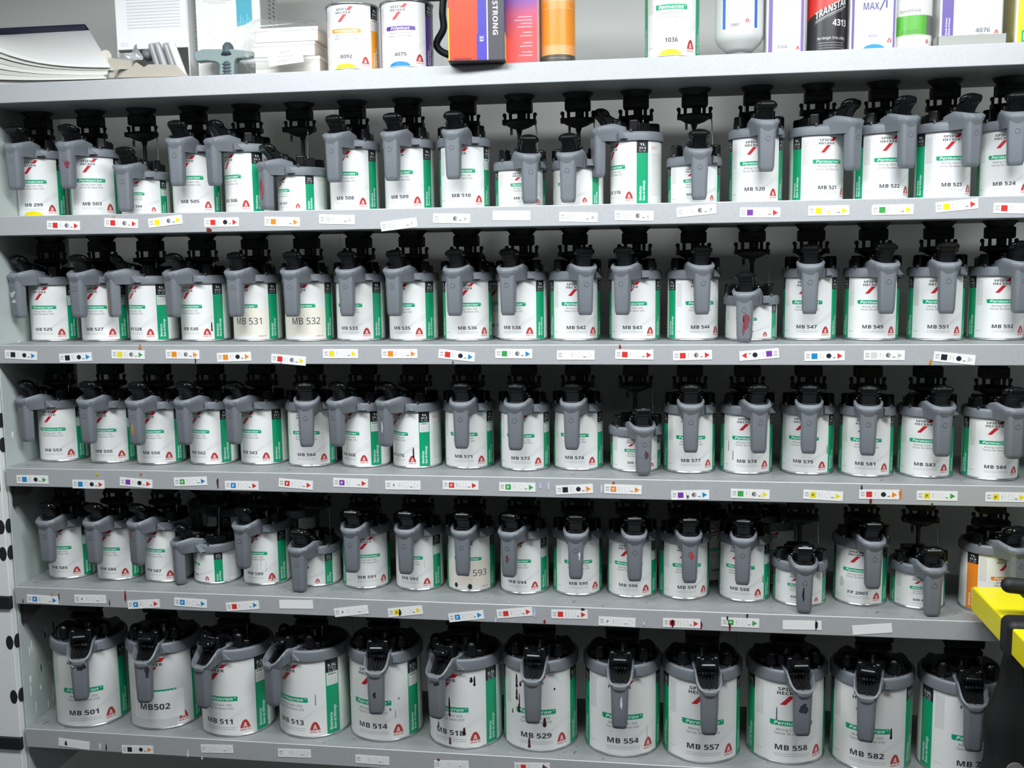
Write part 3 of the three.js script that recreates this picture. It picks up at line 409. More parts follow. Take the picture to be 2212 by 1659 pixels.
/* dried paint on the lips */
for (const [k, x, y, w, h, col] of [[1, -0.943, 1.5721, 0.0057, 0.0047, 0x6d2a24], [1, -1.157, 1.6042, 0.0024, 0.0028, 0xc49a62], [1, 0.328, 1.5855, 0.0011, 0.0057, 0xf0dc10], [2, -1.114, 1.3228, 0.0024, 0.0057, 0xb7772a], [2, -0.988, 1.2936, 0.0014, 0.0057, 0x5c1d22], [2, -0.075, 1.3233, 0.0019, 0.0042, 0x8a1a20], [2, -0.421, 1.2906, 0.0011, 0.0038, 0x2b2d33], [2, 0.527, 1.2923, 0.0024, 0.0057, 0xc8801c], [2, -0.011, 1.3158, 0.0038, 0.0024, 0xe6e7e6], [2, -0.795, 1.2879, 0.0009, 0.0028, 0x2b3a3a], [3, -1.234, 1.0393, 0.0028, 0.0033, 0xc8b51c], [3, -1.129, 1.0412, 0.0024, 0.0033, 0xc07a20], [3, -0.951, 1.0248, 0.0019, 0.0113, 0x5e1a1e], [3, -0.088, 1.0413, 0.0021, 0.0033, 0x9a5a30], [3, -0.240, 1.0325, 0.0019, 0.0066, 0xc9d2ee], [3, -0.223, 1.0318, 0.0019, 0.0085, 0xc9d2ee], [3, -0.113, 1.0281, 0.0024, 0.0094, 0xc9d2ee], [3, 0.405, 1.0413, 0.0017, 0.0047, 0x202226], [3, 0.423, 1.0133, 0.0023, 0.0057, 0x6a1a20], [3, 0.540, 1.0093, 0.0017, 0.0038, 0x1d3a30], [3, 0.479, 1.0296, 0.0024, 0.0094, 0xd87a1c], [3, 0.063, 1.0151, 0.0024, 0.0038, 0x555a5e], [4, -1.363, 0.7586, 0.0011, 0.0057, 0xc8801c], [4, -1.346, 0.7537, 0.0011, 0.0075, 0x2a2a2e], [4, -1.184, 0.7606, 0.0021, 0.0123, 0x8a1a20], [4, -1.436, 0.7395, 0.0011, 0.0047, 0x303236], [4, -1.223, 0.7430, 0.0011, 0.0066, 0x303236], [4, -0.549, 0.7461, 0.0028, 0.0075, 0x141416], [4, -0.255, 0.7573, 0.0019, 0.0113, 0xc9d2ee], [4, -0.339, 0.7387, 0.0019, 0.0057, 0xc9d2ee], [4, -0.234, 0.7378, 0.0019, 0.0047, 0x8a1a20], [4, -0.153, 0.7683, 0.0038, 0.0028, 0x2a2224], [4, 0.034, 0.7455, 0.0028, 0.0085, 0x161618], [4, 0.093, 0.7438, 0.0019, 0.0085, 0x7a1a20], [4, 0.146, 0.7608, 0.0017, 0.0047, 0x202126], [4, 0.151, 0.7422, 0.0021, 0.0094, 0x7a1a20], [4, 0.186, 0.7673, 0.0019, 0.0047, 0x26282f], [4, 0.324, 0.7531, 0.0028, 0.0094, 0x18191c], [4, -0.025, 0.7421, 0.0019, 0.0038, 0xd4d9e4], [5, -1.270, 0.3970, 0.0028, 0.0085, 0xd9dacb], [5, -1.254, 0.3968, 0.0014, 0.0085, 0x2b2c30], [5, -1.055, 0.3930, 0.0024, 0.0085, 0xd9dacb], [5, -1.021, 0.3850, 0.0019, 0.0038, 0xd9d9d9], [5, -1.354, 0.4011, 0.0028, 0.0057, 0x24252a], [5, -0.471, 0.4141, 0.0028, 0.0028, 0x5c1d28], [5, -0.239, 0.4124, 0.0028, 0.0047, 0x26345f]]) { markMats[col] ??= std(col, 0.4); mesh('paint_mark', at(blob(w, h, 0.0006), x, y, 0.0005), markMats[col], shelves[k]); }

/* ------------------------------------------------ things on the top shelf */
const TOP = DECK[0];
const [tc, tx_] = canvas(2048, 2048); let tAt = 0; const topMat = std(0xffffff, 0.42, 0, { map: tex(tc) });
function printed(parent, name, w, h, x, y, z, ry, draw) {                  // a printed face: w, h in metres, drawn in mm from its lower left corner
  const X = (tAt % 8) * 256, Y = Math.floor(tAt / 8) * 340; tAt++;
  tx_.save(); tx_.beginPath(); tx_.rect(X, Y, 254, 338); tx_.clip(); tx_.translate(X, Y + 338); tx_.scale(254 / (w * 1000), 338 / (h * 1000)); draw(tx_, w * 1000, h * 1000); tx_.restore();
  const g = box(w, h, 0.0006), u = g.attributes.uv; for (let i = 0; i < u.count; i++) u.setXY(i, (X + 1 + 252 * u.getX(i)) / 2048, 1 - (Y + 337 - 336 * u.getY(i)) / 2048);
  const m = mesh(name, g, topMat, parent); m.position.set(x, y + h / 2, z); m.rotation.y = ry; return m;
}
{ // curling catalogues
  const t = thing('catalogue_stack', 'pile of curling white catalogues with a dark purple spine at the left end', 'catalogues', -1.38, TOP, -0.12);
  const surf = (s, q, f) => { const yt = lerp(0.028 + 0.082 * Math.exp(-Math.pow(Math.max(0, s - 0.32) / 0.26, 1.2)), lerp(0.15, 0.152, s), q), x = lerp(lerp(-0.24, 0.215, s), lerp(-0.24, 0.065, s), q), z = lerp(0.095, -0.09, q); return [x, 0.001 + yt * f, z]; };
  for (let j = 0; j < 7; j++) {
    const f0 = j / 7 + 0.006, f1 = (j + 1) / 7 - 0.012, dx = (rnd() - 0.5) * 0.02, dz = (rnd() - 0.5) * 0.012, pos = [], n = 14, m = 6;
    const P = (s, q, f) => { const p = surf(s, q, f); return [p[0] + dx * s, p[1], p[2] + dz]; };
    const quad = (a, b, c, d) => pos.push(...a, ...b, ...c, ...a, ...c, ...d);
    for (let a = 0; a < n; a++) { const s0 = a / n, s1 = (a + 1) / n; for (let b = 0; b < m; b++) { const q0 = b / m, q1 = (b + 1) / m; quad(P(s0, q0, f1), P(s1, q0, f1), P(s1, q1, f1), P(s0, q1, f1)); quad(P(s0, q1, f0), P(s1, q1, f0), P(s1, q0, f0), P(s0, q0, f0)); } quad(P(s0, 0, f0), P(s1, 0, f0), P(s1, 0, f1), P(s0, 0, f1)); quad(P(s1, 1, f0), P(s0, 1, f0), P(s0, 1, f1), P(s1, 1, f1)); }
    for (let b = 0; b < m; b++) { const q0 = b / m, q1 = (b + 1) / m; quad(P(1, q0, f0), P(1, q1, f0), P(1, q1, f1), P(1, q0, f1)); quad(P(0, q1, f0), P(0, q0, f0), P(0, q0, f1), P(0, q1, f1)); }
    const g = new THREE.BufferGeometry(); g.setAttribute('position', new THREE.Float32BufferAttribute(pos, 3)); g.setAttribute('uv', new THREE.Float32BufferAttribute(new Float32Array(pos.length / 3 * 2), 2)); g.computeVertexNormals();
    mesh('catalogue', toCreasedNormals(g, 0.5), [M.white, std(0xc9c7c0, 0.8), std(0xdddcd6, 0.7)][j === 6 ? 0 : 1 + j % 2], t);
  }
  mesh('spine', at(rbox(0.315, 0.011, 0.022, 0.004), -0.09, 0.156, -0.088, -0.5), std(0x2a2540, 0.5), t);
}
{ // dispenser carton, torn open at the foot
  const t = thing('dispenser_carton', 'white printed carton torn open at its foot beside the catalogues', 'carton', -1.098, TOP, -0.1);
  const O = [-1.098, TOP];
  mesh('carton_shell', [at(box(0.165, 0.19, 0.002), 0, 0.175, -0.0), at(box(0.002, 0.27, 0.1), 0.0825, 0.135, -0.05), at(box(0.002, 0.27, 0.1), -0.0825, 0.135, -0.05), at(box(0.165, 0.27, 0.002), 0, 0.135, -0.1), at(box(0.165, 0.002, 0.1), 0, 0.001, -0.05)], M.white, t);
  printed(t, 'printed_front', 0.163, 0.188, 0, 0.081, 0.0014, 0, (x, w, h) => { rect(x, 0, 0, w, h, '#f4f4f4'); greek(x, 26, h - 4, w - 40, 22, 6.6, '#cfcfd2'); greek(x, 8, 14, 18, 3, 3.4, '#cfcfd2'); });
  printed(t, 'printed_side', 0.098, 0.266, 0.084, 0.002, -0.05, Math.PI / 2, (x, w, h) => { rect(x, 0, 0, w, h, '#ececec'); x.strokeStyle = '#b9b9bd'; x.lineWidth = 1.4; for (let i = 0; i < 26; i++) { if (i % 6 === 5) continue; x.beginPath(); x.moveTo(30, -(h - 20 - i * 8)); x.lineTo(70, -(h - 12 - i * 8)); x.stroke(); } });
  const pts = [[234, 125], [292, 133], [311, 146], [321, 139.5], [380, 140.5], [404, 165], [235, 169]];
  mesh('torn_flap', at(extrude([[-1.1679, 1.9420], [-1.1071, 1.9319], [-1.0879, 1.9186], [-1.0770, 1.9245], [-1.0154, 1.9211], [-0.9917, 1.8968], [-1.1696, 1.9006]].map(([a, b]) => [a - O[0], Math.max(b - O[1], 0.001)]), 0.0025, 0.0004, 1), 0, 0, 0.063), M.card, t);
  mesh('side_flap', at(cyl(0.022, 0.022, 0.002, 24).scale(0.75, 1, 1), -0.098, 0.055, 0.03, Math.PI / 2 - 0.25), std(0xd3cdc0, 0.85), t);
}
for (let i = 0; i < 4; i++) tag(mesh('capped_tube', at(join(cyl(0.008, 0.008, 0.075, 14), at(cyl(0.006, 0.008, 0.006, 14), 0, 0.04, 0)), -1.075 + i * 0.017, TOP + 0.042, -0.072 + (i % 2) * 0.006, 0.1, 0, 0.24 + i * 0.02), i === 3 ? M.white : std(0xa8a9aa, 0.4, 0.2)), ['grey tube in the torn carton, leftmost of its row', 'grey tube in the torn carton, second from the left', 'grey tube in the torn carton, third from the left', 'white tube in the torn carton, nearest its right side'][i], 'tube', 'tubes in the torn carton');
{
  const g = new THREE.PlaneGeometry(0.075, 0.05, 12, 8), p = g.attributes.position; for (let i = 0; i < p.count; i++) p.setZ(i, 0.006 * Math.sin(p.getX(i) * 160 + p.getY(i) * 90) + 0.004 * Math.sin(p.getY(i) * 210)); g.computeVertexNormals();
  tag(mesh('foil_sachet', at(g, -1.135, TOP + 0.045, -0.045, -0.5, 0.1, 0.5), phys({ color: 0xdfe1e4, roughness: 0.25, metalness: 0.6, side: THREE.DoubleSide })), 'crumpled silver foil sachet lying in the torn carton', 'sachet');
  tag(mesh('round_cap', at(lathe([[0, 0], [0.012, 0], [0.012, 0.012], [0.008, 0.018], [0, 0.019]], 24), -1.1, TOP + 0.06, -0.085, 1.2), std(0x6a6e70, 0.5)), 'grey round cap among the tubes in the torn carton', 'cap');
}
{ // white box with a teal band
  const t = thing('product_box', 'tall white box with a teal band behind the bagged boxes', 'box', -0.924, TOP, -0.155);
  mesh('carton_body', at(rbox(0.146, 0.3, 0.1, 0.0015), 0, 0.15, 0), M.white, t);
  printed(t, 'printed_front', 0.145, 0.298, 0, 0.001, 0.0503, 0, (x, w, h) => { rect(x, 0, 0, w, h, '#f1f0ec'); rect(x, 92, 118, 127, h, '#35a7bd'); x.strokeStyle = '#7cc4d2'; x.lineWidth = 2; for (let i = 0; i < 7; i++) { x.beginPath(); x.moveTo(95 + i * 5, -118); x.lineTo(96 + i * 5, -(128 + (i * 37 % 22))); x.stroke(); } poly(x, [[92, 118], [127, 118], [127, 130], [112, 122]], '#f1f0ec'); greek(x, 18, 182, 64, 3, 4, '#c9c8c6'); greek(x, 30, 170, 40, 1, 4, '#c9c8c6'); for (let i = 0; i < 14; i++) { x.fillStyle = '#8f9290'; x.fillRect(10 + rnd() * 80, -10 - rnd() * 140, 1.3, 1.3); } });
  printed(t, 'printed_side', 0.098, 0.298, 0.0733, 0.001, 0, Math.PI / 2, (x, w, h) => { rect(x, 0, 0, w, h, '#c9cac8'); for (let k = 0; k < 2; k++) for (let i = 0; i < 20; i++) { if (i === 9) continue; x.fillStyle = '#7d7f88'; x.fillRect(46 + k * 24, -(h - 6 - i * 9), 14, 4.5); } });
}
{ // teal grey T piece
  const t = thing('spray_tap', 'teal grey T shaped plastic tap standing before the tall white box', 'tap', -0.908, TOP, -0.06), O = [-0.908, TOP];
  mesh('tap_body', at(extrude([[-0.9228, 1.9024], [-0.9217, 1.9234], [-0.9308, 1.9296], [-0.9536, 1.9333], [-0.9746, 1.9322], [-0.9783, 1.9401], [-0.9758, 1.9477], [-0.9599, 1.9518], [-0.9235, 1.9503], [-0.8934, 1.9491], [-0.8544, 1.9428], [-0.8515, 1.9388], [-0.8609, 1.9363], [-0.8879, 1.9346], [-0.8935, 1.9262], [-0.8957, 1.9013]].map(([a, b]) => [a - O[0], Math.max(b - O[1], 0.002)]), 0.018, 0.003), 0, 0, -0.01), std(0x879896, 0.55), t);
  const dark = std(0x4c5a5f, 0.5), rings = [[0, 0], [0.0125, 0]]; for (let i = 0; i < 5; i++) rings.push([0.0148, 0.001 + i * 0.007], [0.0148, 0.0045 + i * 0.007], [0.0128, 0.005 + i * 0.007], [0.0128, 0.0075 + i * 0.007]);
  mesh('ribbed_stem', lathe([...rings, [0.011, 0.037], [0, 0.037]], 28), dark, t);
  mesh('dome_cap', at(lathe([[0, 0.028], [0.006, 0.0265], [0.011, 0.02], [0.0128, 0.01], [0.0165, 0], [0, 0]], 24), 0, 0.05, 0), dark, t);
}
for (const [i, [w, h, d, y, x]] of [[0.142, 0.036, 0.09, 0, 0.002], [0.134, 0.03, 0.09, 0.0365, -0.004], [0.138, 0.03, 0.085, 0.067, 0.001]].entries()) {
  const b = thing('small_carton', ['white carton in the clear bag, lowest of three', 'white carton in the clear bag, middle of three', 'white carton in the clear bag, topmost of three'][i], 'carton', -0.776 + x, TOP + 0.004 + y, -0.095, 0, 'white cartons in the clear bag');
  mesh('carton_body', at(rbox(w, h, d, 0.002), 0, h / 2, 0), std([0xdedbd2, 0xe4e1d9, 0xe9e7e0][i], 0.7), b); mesh('lid_flap', at(rbox(w + 0.002, 0.008, d + 0.002, 0.002), 0, h - 0.004, 0), M.white, b);
}
{
  const t = thing('clear_bag', 'crinkled clear plastic bag of white cartons with a paper label', 'bag', -0.786, TOP, -0.09);
  const g = new RoundedBoxGeometry(0.186, 0.118, 0.116, 22, 0.05), p = g.attributes.position;
  for (let i = 0; i < p.count; i++) {
    const x = p.getX(i), y = p.getY(i), z = p.getZ(i), rd = v => Math.abs(Math.sin(v)) - 0.6;
    const n = 0.006 * rd(x * 48 + y * 62 + 0.5) + 0.005 * rd(y * 90 - x * 44 + z * 20) + 0.004 * rd(x * 140 + y * 40 + z * 60);
    p.setXYZ(i, x * (1 + n * 3) - (y < 0 ? 0.006 : 0), y + n * 0.6, z + (z > 0 ? 1 : -1) * n);
  }
  g.computeVertexNormals();
  mesh('bag_film', at(g, 0, 0.064, 0), phys({ color: 0xffffff, transmission: 0.9, thickness: 0, roughness: 0.16, ior: 1.5, clearcoat: 1, clearcoatRoughness: 0.08, side: THREE.DoubleSide }), t);
  printed(t, 'bag_label', 0.076, 0.034, 0.018, 0.02, 0.066, 0, (x, w, h) => { rect(x, 0, 0, w, h, '#efeef2'); say(x, 'AXALTA', w / 2, h * 0.68, 4.4, { color: '#6a6c78' }); say(x, 'PP+ Mini 88', w / 2, h * 0.42, 4.4, { color: '#6a6c78' }); say(x, 'QUANTITY 50', w / 2, h * 0.16, 4.4, { color: '#6a6c78' }); }).rotation.z = 0.09;
}
/* cans, tins and bottles */
SIZES.A = { r: 0.0375, h: 190 }; SIZES.B = { r: 0.0365, h: 170 }; SIZES.C = { r: 0.0348, h: 200 }; SIZES.D = { r: 0.0475, h: 130 };
function shelfCan(name, label, x, z, az, o, h = 0.132) {
  const c = thing(name, label, 'can', x, TOP, z, R(az));
  mesh('can_body', [bodyGeo('Q', h), at(lathe([[0.052, h], [0.0555, h], [0.0558, h + 0.004], [0.053, h + 0.0045], [0.051, h + 0.001], [0, h + 0.001]], 48))], M.tin, c);
  const t = labelTile('Q', o); mesh('printed_label', wrapGeo(0.054, 0.004, h, t), t.mat, c); return c;
}
shelfCan('paint_tin', 'white can with an orange banner and stripe printed 8092', -0.634, -0.066, 0, { num: '8092', green: '#f5a623', bar: '#f5a623', banner: 'Permasolid', t1: 'Multi-Coat Coat Additive', t2: 'Additif pour Vernis Mat', plate: 1, dot: '#f2e30f', strip1: 'Additive', strip2: 'Additif Mat' });
shelfCan('paint_tin', 'white can with a purple banner and stripe printed 4075', -0.518, -0.066, -2, { num: '4075', green: '#5b3a95', bar: '#5b3a95', banner: 'Priomat', bannerW: 1.3, t1: 'Wash Primer', t2: 'Wash Primer', dot: '#1f87c8', strip1: 'Wash Primer', strip2: 'Wash Primer' });
shelfCan('paint_tin', 'white can with a green banner and a yellow dot printed 1036', 0.026, -0.066, -2, { num: '1036', dot: '#f2e30f', t1: 'Speed Blender', t2: 'Diluant pour Raccords' }, 0.16);
{ // angled black hook
  const pts = [[-0.4485, 2.0510], [-0.4512, 2.0173], [-0.4498, 1.9871], [-0.4633, 1.9631], [-0.4655, 1.9538], [-0.4568, 1.9420], [-0.4390, 1.9328]].map(p => [...p, -0.11]);
  tag(mesh('black_hook', [tube(pts, 0.0075, 40, 10), at(rbox(0.06, 0.02, 0.03, 0.008), pts[0][0] - 0.02, pts[0][1] + 0.004, -0.11)], M.matte), 'angled black plastic hook between the 4075 can and the red box', 'hook');
}
{ // glove boxes
  const t = thing('glove_box', 'red, purple and grey box printed STRONG overhanging the shelf edge', 'box', -0.361, TOP, -0.027, 0.1);
  mesh('carton_body', at(rbox(0.112, 0.24, 0.11, 0.0015), 0, 0.12, 0), std(0x2c2126, 0.5), t);
  printed(t, 'printed_front', 0.111, 0.236, 0, 0.003, 0.0553, 0, (x, w, h) => { rect(x, 0, 0, 56, h, '#f4451c'); rect(x, 0, 0, 2.4, 100, '#f2dd14'); rect(x, 56, 0, 76, h, '#4a3fb0'); rect(x, 56, 50, 58, h, '#e84a36'); rect(x, 76, 0, 78.4, h, '#f0eef0'); rect(x, 78.4, 0, w, h, '#4c484e'); rect(x, w - 3, 0, w, h, '#3c3a66'); rect(x, 10, 0, 45, 5, '#a51f1d'); say(x, 'STRONG', 88, 112, 10, { bold: 1, color: '#d7d6da', turn: Math.PI / 2, align: 'left', width: 66 }); say(x, '33', 62, 46, 7, { bold: 1, color: '#e9e8f2', turn: Math.PI / 2, align: 'left' }); for (let i = 0; i < 7; i++) { x.save(); x.translate(10 + i * 5.5, -66 + (i % 3) * 2); x.rotate(Math.PI / 2); greek(x, 0, 0, 28 + i % 3 * 4, 1, 1.6, '#b02a1c'); x.restore(); } x.save(); x.translate(14, -150); x.rotate(Math.PI / 2); greek(x, 0, 0, 52, 2, 3, '#a8281c'); x.restore(); });
  printed(t, 'printed_side', 0.108, 0.236, 0.0563, 0.003, 0, Math.PI / 2, (x, w, h) => { rect(x, 0, 0, w, h, '#2d4f9a'); rect(x, 0, 0, w, 52, '#f0d914'); rect(x, 50, 60, w, h, '#2a2a3e'); });
  const b = thing('glove_box', 'pink to purple box with small white print beside the grey STRONG box', 'box', -0.275, TOP, -0.075, 0);
  mesh('carton_body', at(rbox(0.07, 0.22, 0.1, 0.0015), 0, 0.11, 0), std(0xe8e2e4, 0.55), b);
  printed(b, 'printed_front', 0.069, 0.216, 0, 0.002, 0.0503, 0, (x, w, h) => { const g = x.createLinearGradient(0, -155, 0, -60); g.addColorStop(0, '#6a4fc8'); g.addColorStop(0.3, '#8c55b8'); g.addColorStop(0.6, '#d8577c'); g.addColorStop(1, '#f0585a'); x.fillStyle = g; x.fillRect(0, -h, w, h); for (const [y, n] of [[92, 4], [62, 2], [42, 2], [24, 2]]) for (let i = 0; i < n; i++) { const l = 16 + ((i * 7 + y) % 20); greek(x, 58 - l, y - i * 6.4, l, 1, 5, '#f6c9cf'); } });
}
function custom(name, label, cat, size, x, z, az, draw, top) {
  const S = SIZES[size], c = thing(name, label, cat, x, TOP, z, R(az)), h = S.h / 1000, r = S.r;
  mesh('can_body', lathe([[0, 0.002], [r - 0.004, 0.001], [r - 0.001, 0], [r + 0.0006, 0.001], [r - 0.0008, 0.004], [r - 0.0008, h], ...top(r, h)], 40), M.tin, c);
  const t = labelTile(size, { draw }); mesh('printed_label', wrapGeo(r, 0.0045, h, t), t.mat, c); return c;
}
const aero = (r, h) => [[r - 0.004, h + 0.006], [r - 0.012, h + 0.014], [0.013, h + 0.018], [0.012, h + 0.04], [0, h + 0.042]];
custom('sealant_cartridge', 'orange tube with pale bands and a dark foot', 'cartridge', 'C', -0.203, -0.066, 5, (x, D) => { rect(x, -200, 0, 200, 210, '#f0921e'); rect(x, -200, 0, 200, 15, '#4b463f'); rect(x, -200, 15, 200, 35, '#efa35c'); for (let i = 0; i < 5; i++) greek(x, -24, 31 - i * 3.2, 50, 1, 2.6, '#f6c69c'); rect(x, -200, 122, 200, 210, '#eea05a'); for (let i = 0; i < 10; i++) greek(x, -22, 142 - i * 3.6, 48, 1, 2.8, '#f6c69c'); greek(x, -22, 9, 48, 1, 4, '#8b857c'); rect(x, -200, 108, 200, 110, '#f2ad68'); }, (r, h) => [[r - 0.003, h], [0.012, h + 0.002], [0.01, h + 0.02], [0, h + 0.02]]);
{ // bottle stood on its cap
  const b = thing('squeeze_bottle', 'white bottle with blue bars standing upside down on its grey cap', 'bottle', 0.159, TOP, -0.075, R(-3));
  mesh('bottle_body', lathe([[0, 0.012], [0.024, 0.013], [0.03, 0.02], [0.043, 0.032], [0.0472, 0.042], [0.0478, 0.05], [0.0478, 0.19], [0.045, 0.2], [0, 0.201]], 48), std(0xe2e3e0, 0.35), b);
  mesh('bottle_cap', lathe([[0, 0], [0.0225, 0], [0.0235, 0.002], [0.0235, 0.013], [0.02, 0.016], [0, 0.016]], 32), std(0x6f7374, 0.5), b);
  const t = labelTile('D', { draw: x => { rect(x, -200, 0, 200, 140, '#f0f0ef'); for (const s of [-1, 1]) rect(x, s * 29, 4, s * 36, 140, '#3a76c4'); greek(x, -20, 46, 38, 5, 3, '#b5b5bb'); say(x, 'PBEz', -14, 78, 5, { bold: 1, color: '#777' }); rect(x, -22, 56, -6, 75, '#e2e2e0'); maker(x, 14, 12, 0.5); say(x, '7081', -10, 7, 6, { bold: 1, color: '#4a4d50' }); } });
  mesh('printed_label', wrapGeo(0.0481, 0.05, 0.18, { ...t, u0: lerp(t.u0, t.u1, 0.336), u1: lerp(t.u0, t.u1, 0.664) }, 92, 20), t.mat, b);
}
function tin(name, label, x, z, w, h, d, ry, front, side, sideCol) {
  const t = thing(name, label, 'tin', x, TOP, z, ry);
  mesh('tin_body', [at(rbox(w, h - 0.002, d, 0.005, 3), 0, h / 2, 0), at(rbox(w + 0.002, 0.004, d + 0.002, 0.0018), 0, 0.002, 0), at(cyl(0.014, 0.014, 0.02, 20), 0, h + 0.008, 0)], std(sideCol || 0xdadbd8, 0.4, 0.3), t);
  printed(t, 'printed_front', w - 0.008, h - 0.008, 0, 0.0045, d / 2 + 0.0003, 0, front);
  if (side) printed(t, 'printed_side', d - 0.01, h - 0.008, w / 2 * side[0] + 0.0003 * side[0], 0.0045, 0, side[0] * Math.PI / 2, side[1]);
  return t;
}
tin('solvent_tin', 'slim white tin with purple edges printed 6304', 0.2455, -0.07, 0.075, 0.23, 0.06, 0, (x, w, h) => { rect(x, 0, 0, w, h, '#eceaee'); rect(x, 0, 0, 8, h, '#7a62a8'); rect(x, w - 6, 0, w, h, '#7a62a8'); rect(x, 16, 108, 60, 118, '#7a62a8'); greek(x, 12, 104, 46, 5, 4.6, '#c6c3d0'); greek(x, 12, 40, 42, 5, 3, '#c6c3d0'); rect(x, 12, 48, 22, 62, '#dcdbe0'); say(x, '6304', 27, 10, 6, { bold: 1, color: '#77788a' }); maker(x, 56, 5, 0.42); });
custom('aerosol_can', 'red and black aerosol can printed TRANSTAR 4313', 'spray can', 'A', 0.326, -0.066, 8, x => { rect(x, -200, 0, 200, 200, '#262428'); poly(x, [[-60, 62], [60, 118], [60, 200], [-60, 200]], '#df3328'); x.save(); x.translate(-1, -81); x.transform(1, -0.47, 0, 1, 0, 0); say(x, 'TRANSTAR', 0, -4, 14, { bold: 1, color: '#ecebec', width: 66 }); rect(x, -33, -9, 33, -7, '#bdbcc0'); greek(x, -33, -10, 58, 1, 6, '#8a898d'); x.restore(); say(x, '4313', 17, 48, 12, { bold: 1, color: '#f0f0f0', width: 34 }); say(x, 'Net Weight 13 Oz. (369g)', 0, 22, 5, { bold: 1, color: '#c9c8cb', width: 58 }); for (let i = 0; i < 3; i++) greek(x, -26 + i, 16 - i * 5, 52, 1, 3.6, '#9b9a9e'); }, aero);
tin('hardener_tin', 'white tin with purple edges printed MAX 1 and a blue dot', 0.408, -0.066, 0.088, 0.2, 0.06, 0, (x, w, h) => { rect(x, 0, 0, w, h, '#eeedf1'); rect(x, 0, 0, 5, h, '#6a55a0'); rect(x, w - 4, 0, w, h, '#6a55a0'); greek(x, 20, 94, 32, 1, 9, '#efb9b0'); say(x, 'MAX', 35, 74, 13, { bold: 1, color: '#4f4a8c', width: 30 }); poly(x, [[50, 72], [53, 72], [62, 92], [59, 92]], '#4f4a8c'); rect(x, 62, 76, 65, 90, '#4f4a8c'); greek(x, 10, 54, 38, 6, 3.4, '#cdccd6'); say(x, '4085', 40, 22, 5.6, { bold: 1, color: '#8f90a0' }); maker(x, 70, 10, 0.5); x.fillStyle = '#2390cc'; x.beginPath(); x.ellipse(42, 0, 20, 10, 0, Math.PI, 0); x.fill(); });
custom('adhesive_can', 'white round can with a broad green band', 'spray can', 'B', 0.486, -0.066, 0, x => { rect(x, -200, 0, 200, 180, '#e6e6e3'); rect(x, -200, 24, 200, 62, '#5cb43c'); rect(x, 20, 24, 200, 62, '#6d706c'); rect(x, -200, 62, 200, 64, '#d0d6cc'); say(x, 'SpeedStick', -12, 68, 6, { bold: 1, color: '#7d827e', width: 40 }); say(x, '#3505', -12, 27, 6.5, { color: '#3f7a2c', width: 34 }); maker(x, 23, 6, 0.45); }, aero);
{
  tag(mesh('plastic_tray', [at(rbox(0.125, 0.004, 0.1, 0.0015), 0.585, TOP + 0.0025, -0.07), ...[-1, 1].map(s => at(rbox(0.003, 0.02, 0.1, 0.001), 0.585 + s * 0.061, TOP + 0.011, -0.07)), at(rbox(0.125, 0.02, 0.003, 0.001), 0.585, TOP + 0.011, -0.0215)], std(0xa9aaa4, 0.35)), 'low grey plastic tray under the 4076 tin', 'tray');
  const t = tin('hardener_tin', 'wide white tin with a purple stripe printed 4076', 0.585, -0.073, 0.115, 0.22, 0.09, 0, (x, w, h) => { rect(x, 0, 0, w, h, '#eae9eb'); rect(x, 0, 4, 21, h, '#6b56a6'); for (const k of [7, 12]) say(x, 'Wash Primer', k + 3, 14, 3, { bold: 1, color: '#e6e2f0', turn: -Math.PI / 2, align: 'left', width: 32 }); greek(x, 28, 18, 20, 1, 4, '#c9c8cc'); say(x, '4076', 74, 17, 8, { bold: 1, color: '#565c66', width: 26 }); maker(x, 98, 12, 0.45); x.fillStyle = '#e2564a'; x.beginPath(); x.ellipse(72, -2, 26, 12, 0, Math.PI, 0); x.fill(); });
  t.position.y = TOP + 0.005;
}
tin('thinner_tin', 'yellow and green edged tin last at the right', 0.72, -0.07, 0.115, 0.22, 0.09, 0, (x, w, h) => { rect(x, 0, 0, w, h, '#efeee9'); rect(x, 0, 0, 24, h, '#dcd21e'); rect(x, 20, 0, 24, h, '#17a37a'); rect(x, 8, 0, 24, 22, '#17a37a'); rect(x, 11, 4, 17, 18, '#bfe6d6'); }, [-1, (x, w, h) => rect(x, 0, 0, w, h, '#b9b06a')]);


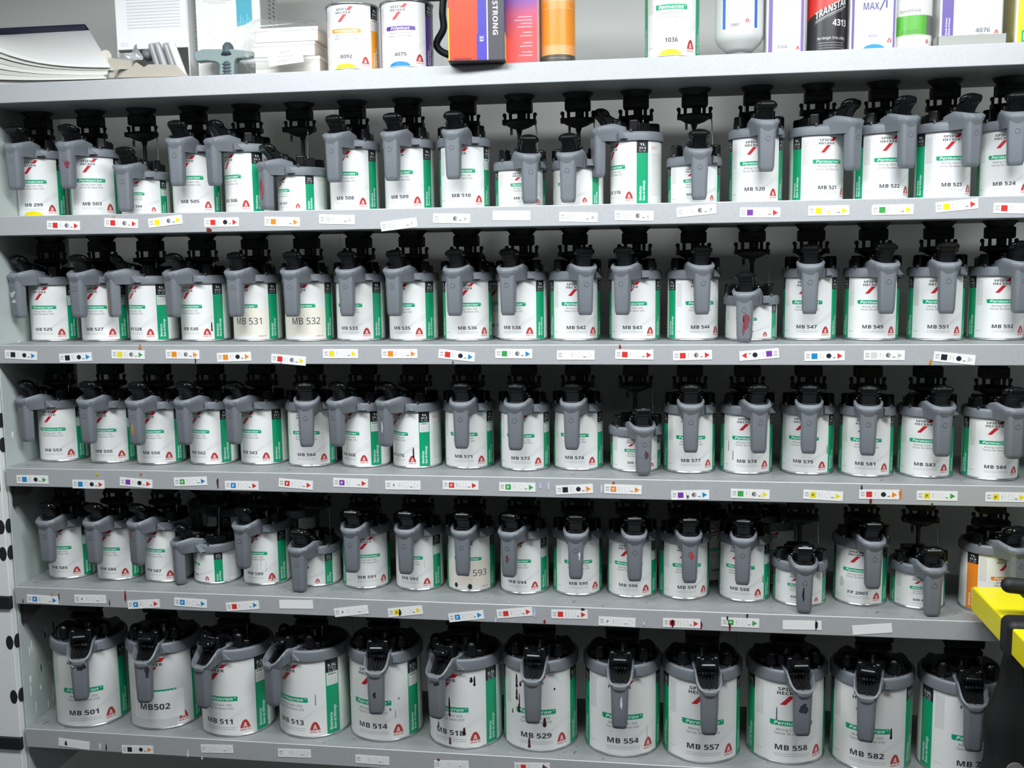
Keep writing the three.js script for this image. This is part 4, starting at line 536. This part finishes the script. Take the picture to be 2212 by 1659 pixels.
/* ------------------------------------------------ in front at the right */
{
  const t = thing('yellow_beam', 'bright yellow square beam jutting forward over the fourth shelf', 'beam', 0.664, 0.817, 0.3);
  mesh('beam_body', rbox(0.078, 0.05, 0.62, 0.004), std(0xf2e413, 0.4), t);
  const c = thing('beam_clamp', 'black plastic clamp with a round knob gripping the yellow beam', 'clamp', 0.664, 0.817, 0.2);
  mesh('clamp_body', [at(rbox(0.1, 0.072, 0.055, 0.014, 4), 0.004, 0, 0.0), at(rbox(0.05, 0.07, 0.05, 0.018, 4), 0.02, -0.04, 0)], M.matte, c);
  mesh('clamp_handle', at(new THREE.CapsuleGeometry(0.0145, 0.09, 8, 18), -0.0295, 0.0831, -0.03, 0, 0, Math.PI / 2 - 0.08), M.matte, c).position.x = 0.045;
  mesh('clamp_screw', at(cyl(0.006, 0.006, 0.03, 12), 0.01, 0.04, -0.02), M.chrome, c);
  const s = thing('black_sleeve', 'black fabric sleeve hanging below the yellow beam at the right', 'sleeve', 0.722, 0.79, 0.1);
  const prof = []; for (let i = 0; i <= 24; i++) { const f = i / 24; prof.push([0.032 + 0.05 * Math.sin(Math.PI / 2 * Math.min(1, f * 1.6 + 0.15)) + 0.004 * Math.sin(f * 19), -f * 0.42]); }
  const g = lathe(prof.reverse(), 36), p = g.attributes.position; for (let i = 0; i < p.count; i++) { const a = Math.atan2(p.getX(i), p.getZ(i)), k = 1 + 0.1 * Math.sin(a * 7 + p.getY(i) * 16) + 0.05 * Math.sin(a * 13); p.setX(i, p.getX(i) * k * 1.1); p.setZ(i, p.getZ(i) * k * 0.7); } g.computeVertexNormals();
  mesh('sleeve_body', g, std(0x141414, 0.8, 0, { side: THREE.DoubleSide }), s);
  mesh('strap', tube([[-0.03, 0.02, 0.02], [-0.05, -0.05, 0.05], [-0.035, -0.16, 0.06], [-0.02, -0.25, 0.055]], 0.006, 24, 8), M.matte, s);
  mesh('round_badge', at(cyl(0.017, 0.017, 0.004, 28), -0.052, -0.255, 0.045, Math.PI / 2), std(0x8d8a84, 0.3), s);
}


scene.traverse(o => { if (o.isMesh) { o.castShadow = true; o.receiveShadow = true; } });
renderer.render(scene, camera);
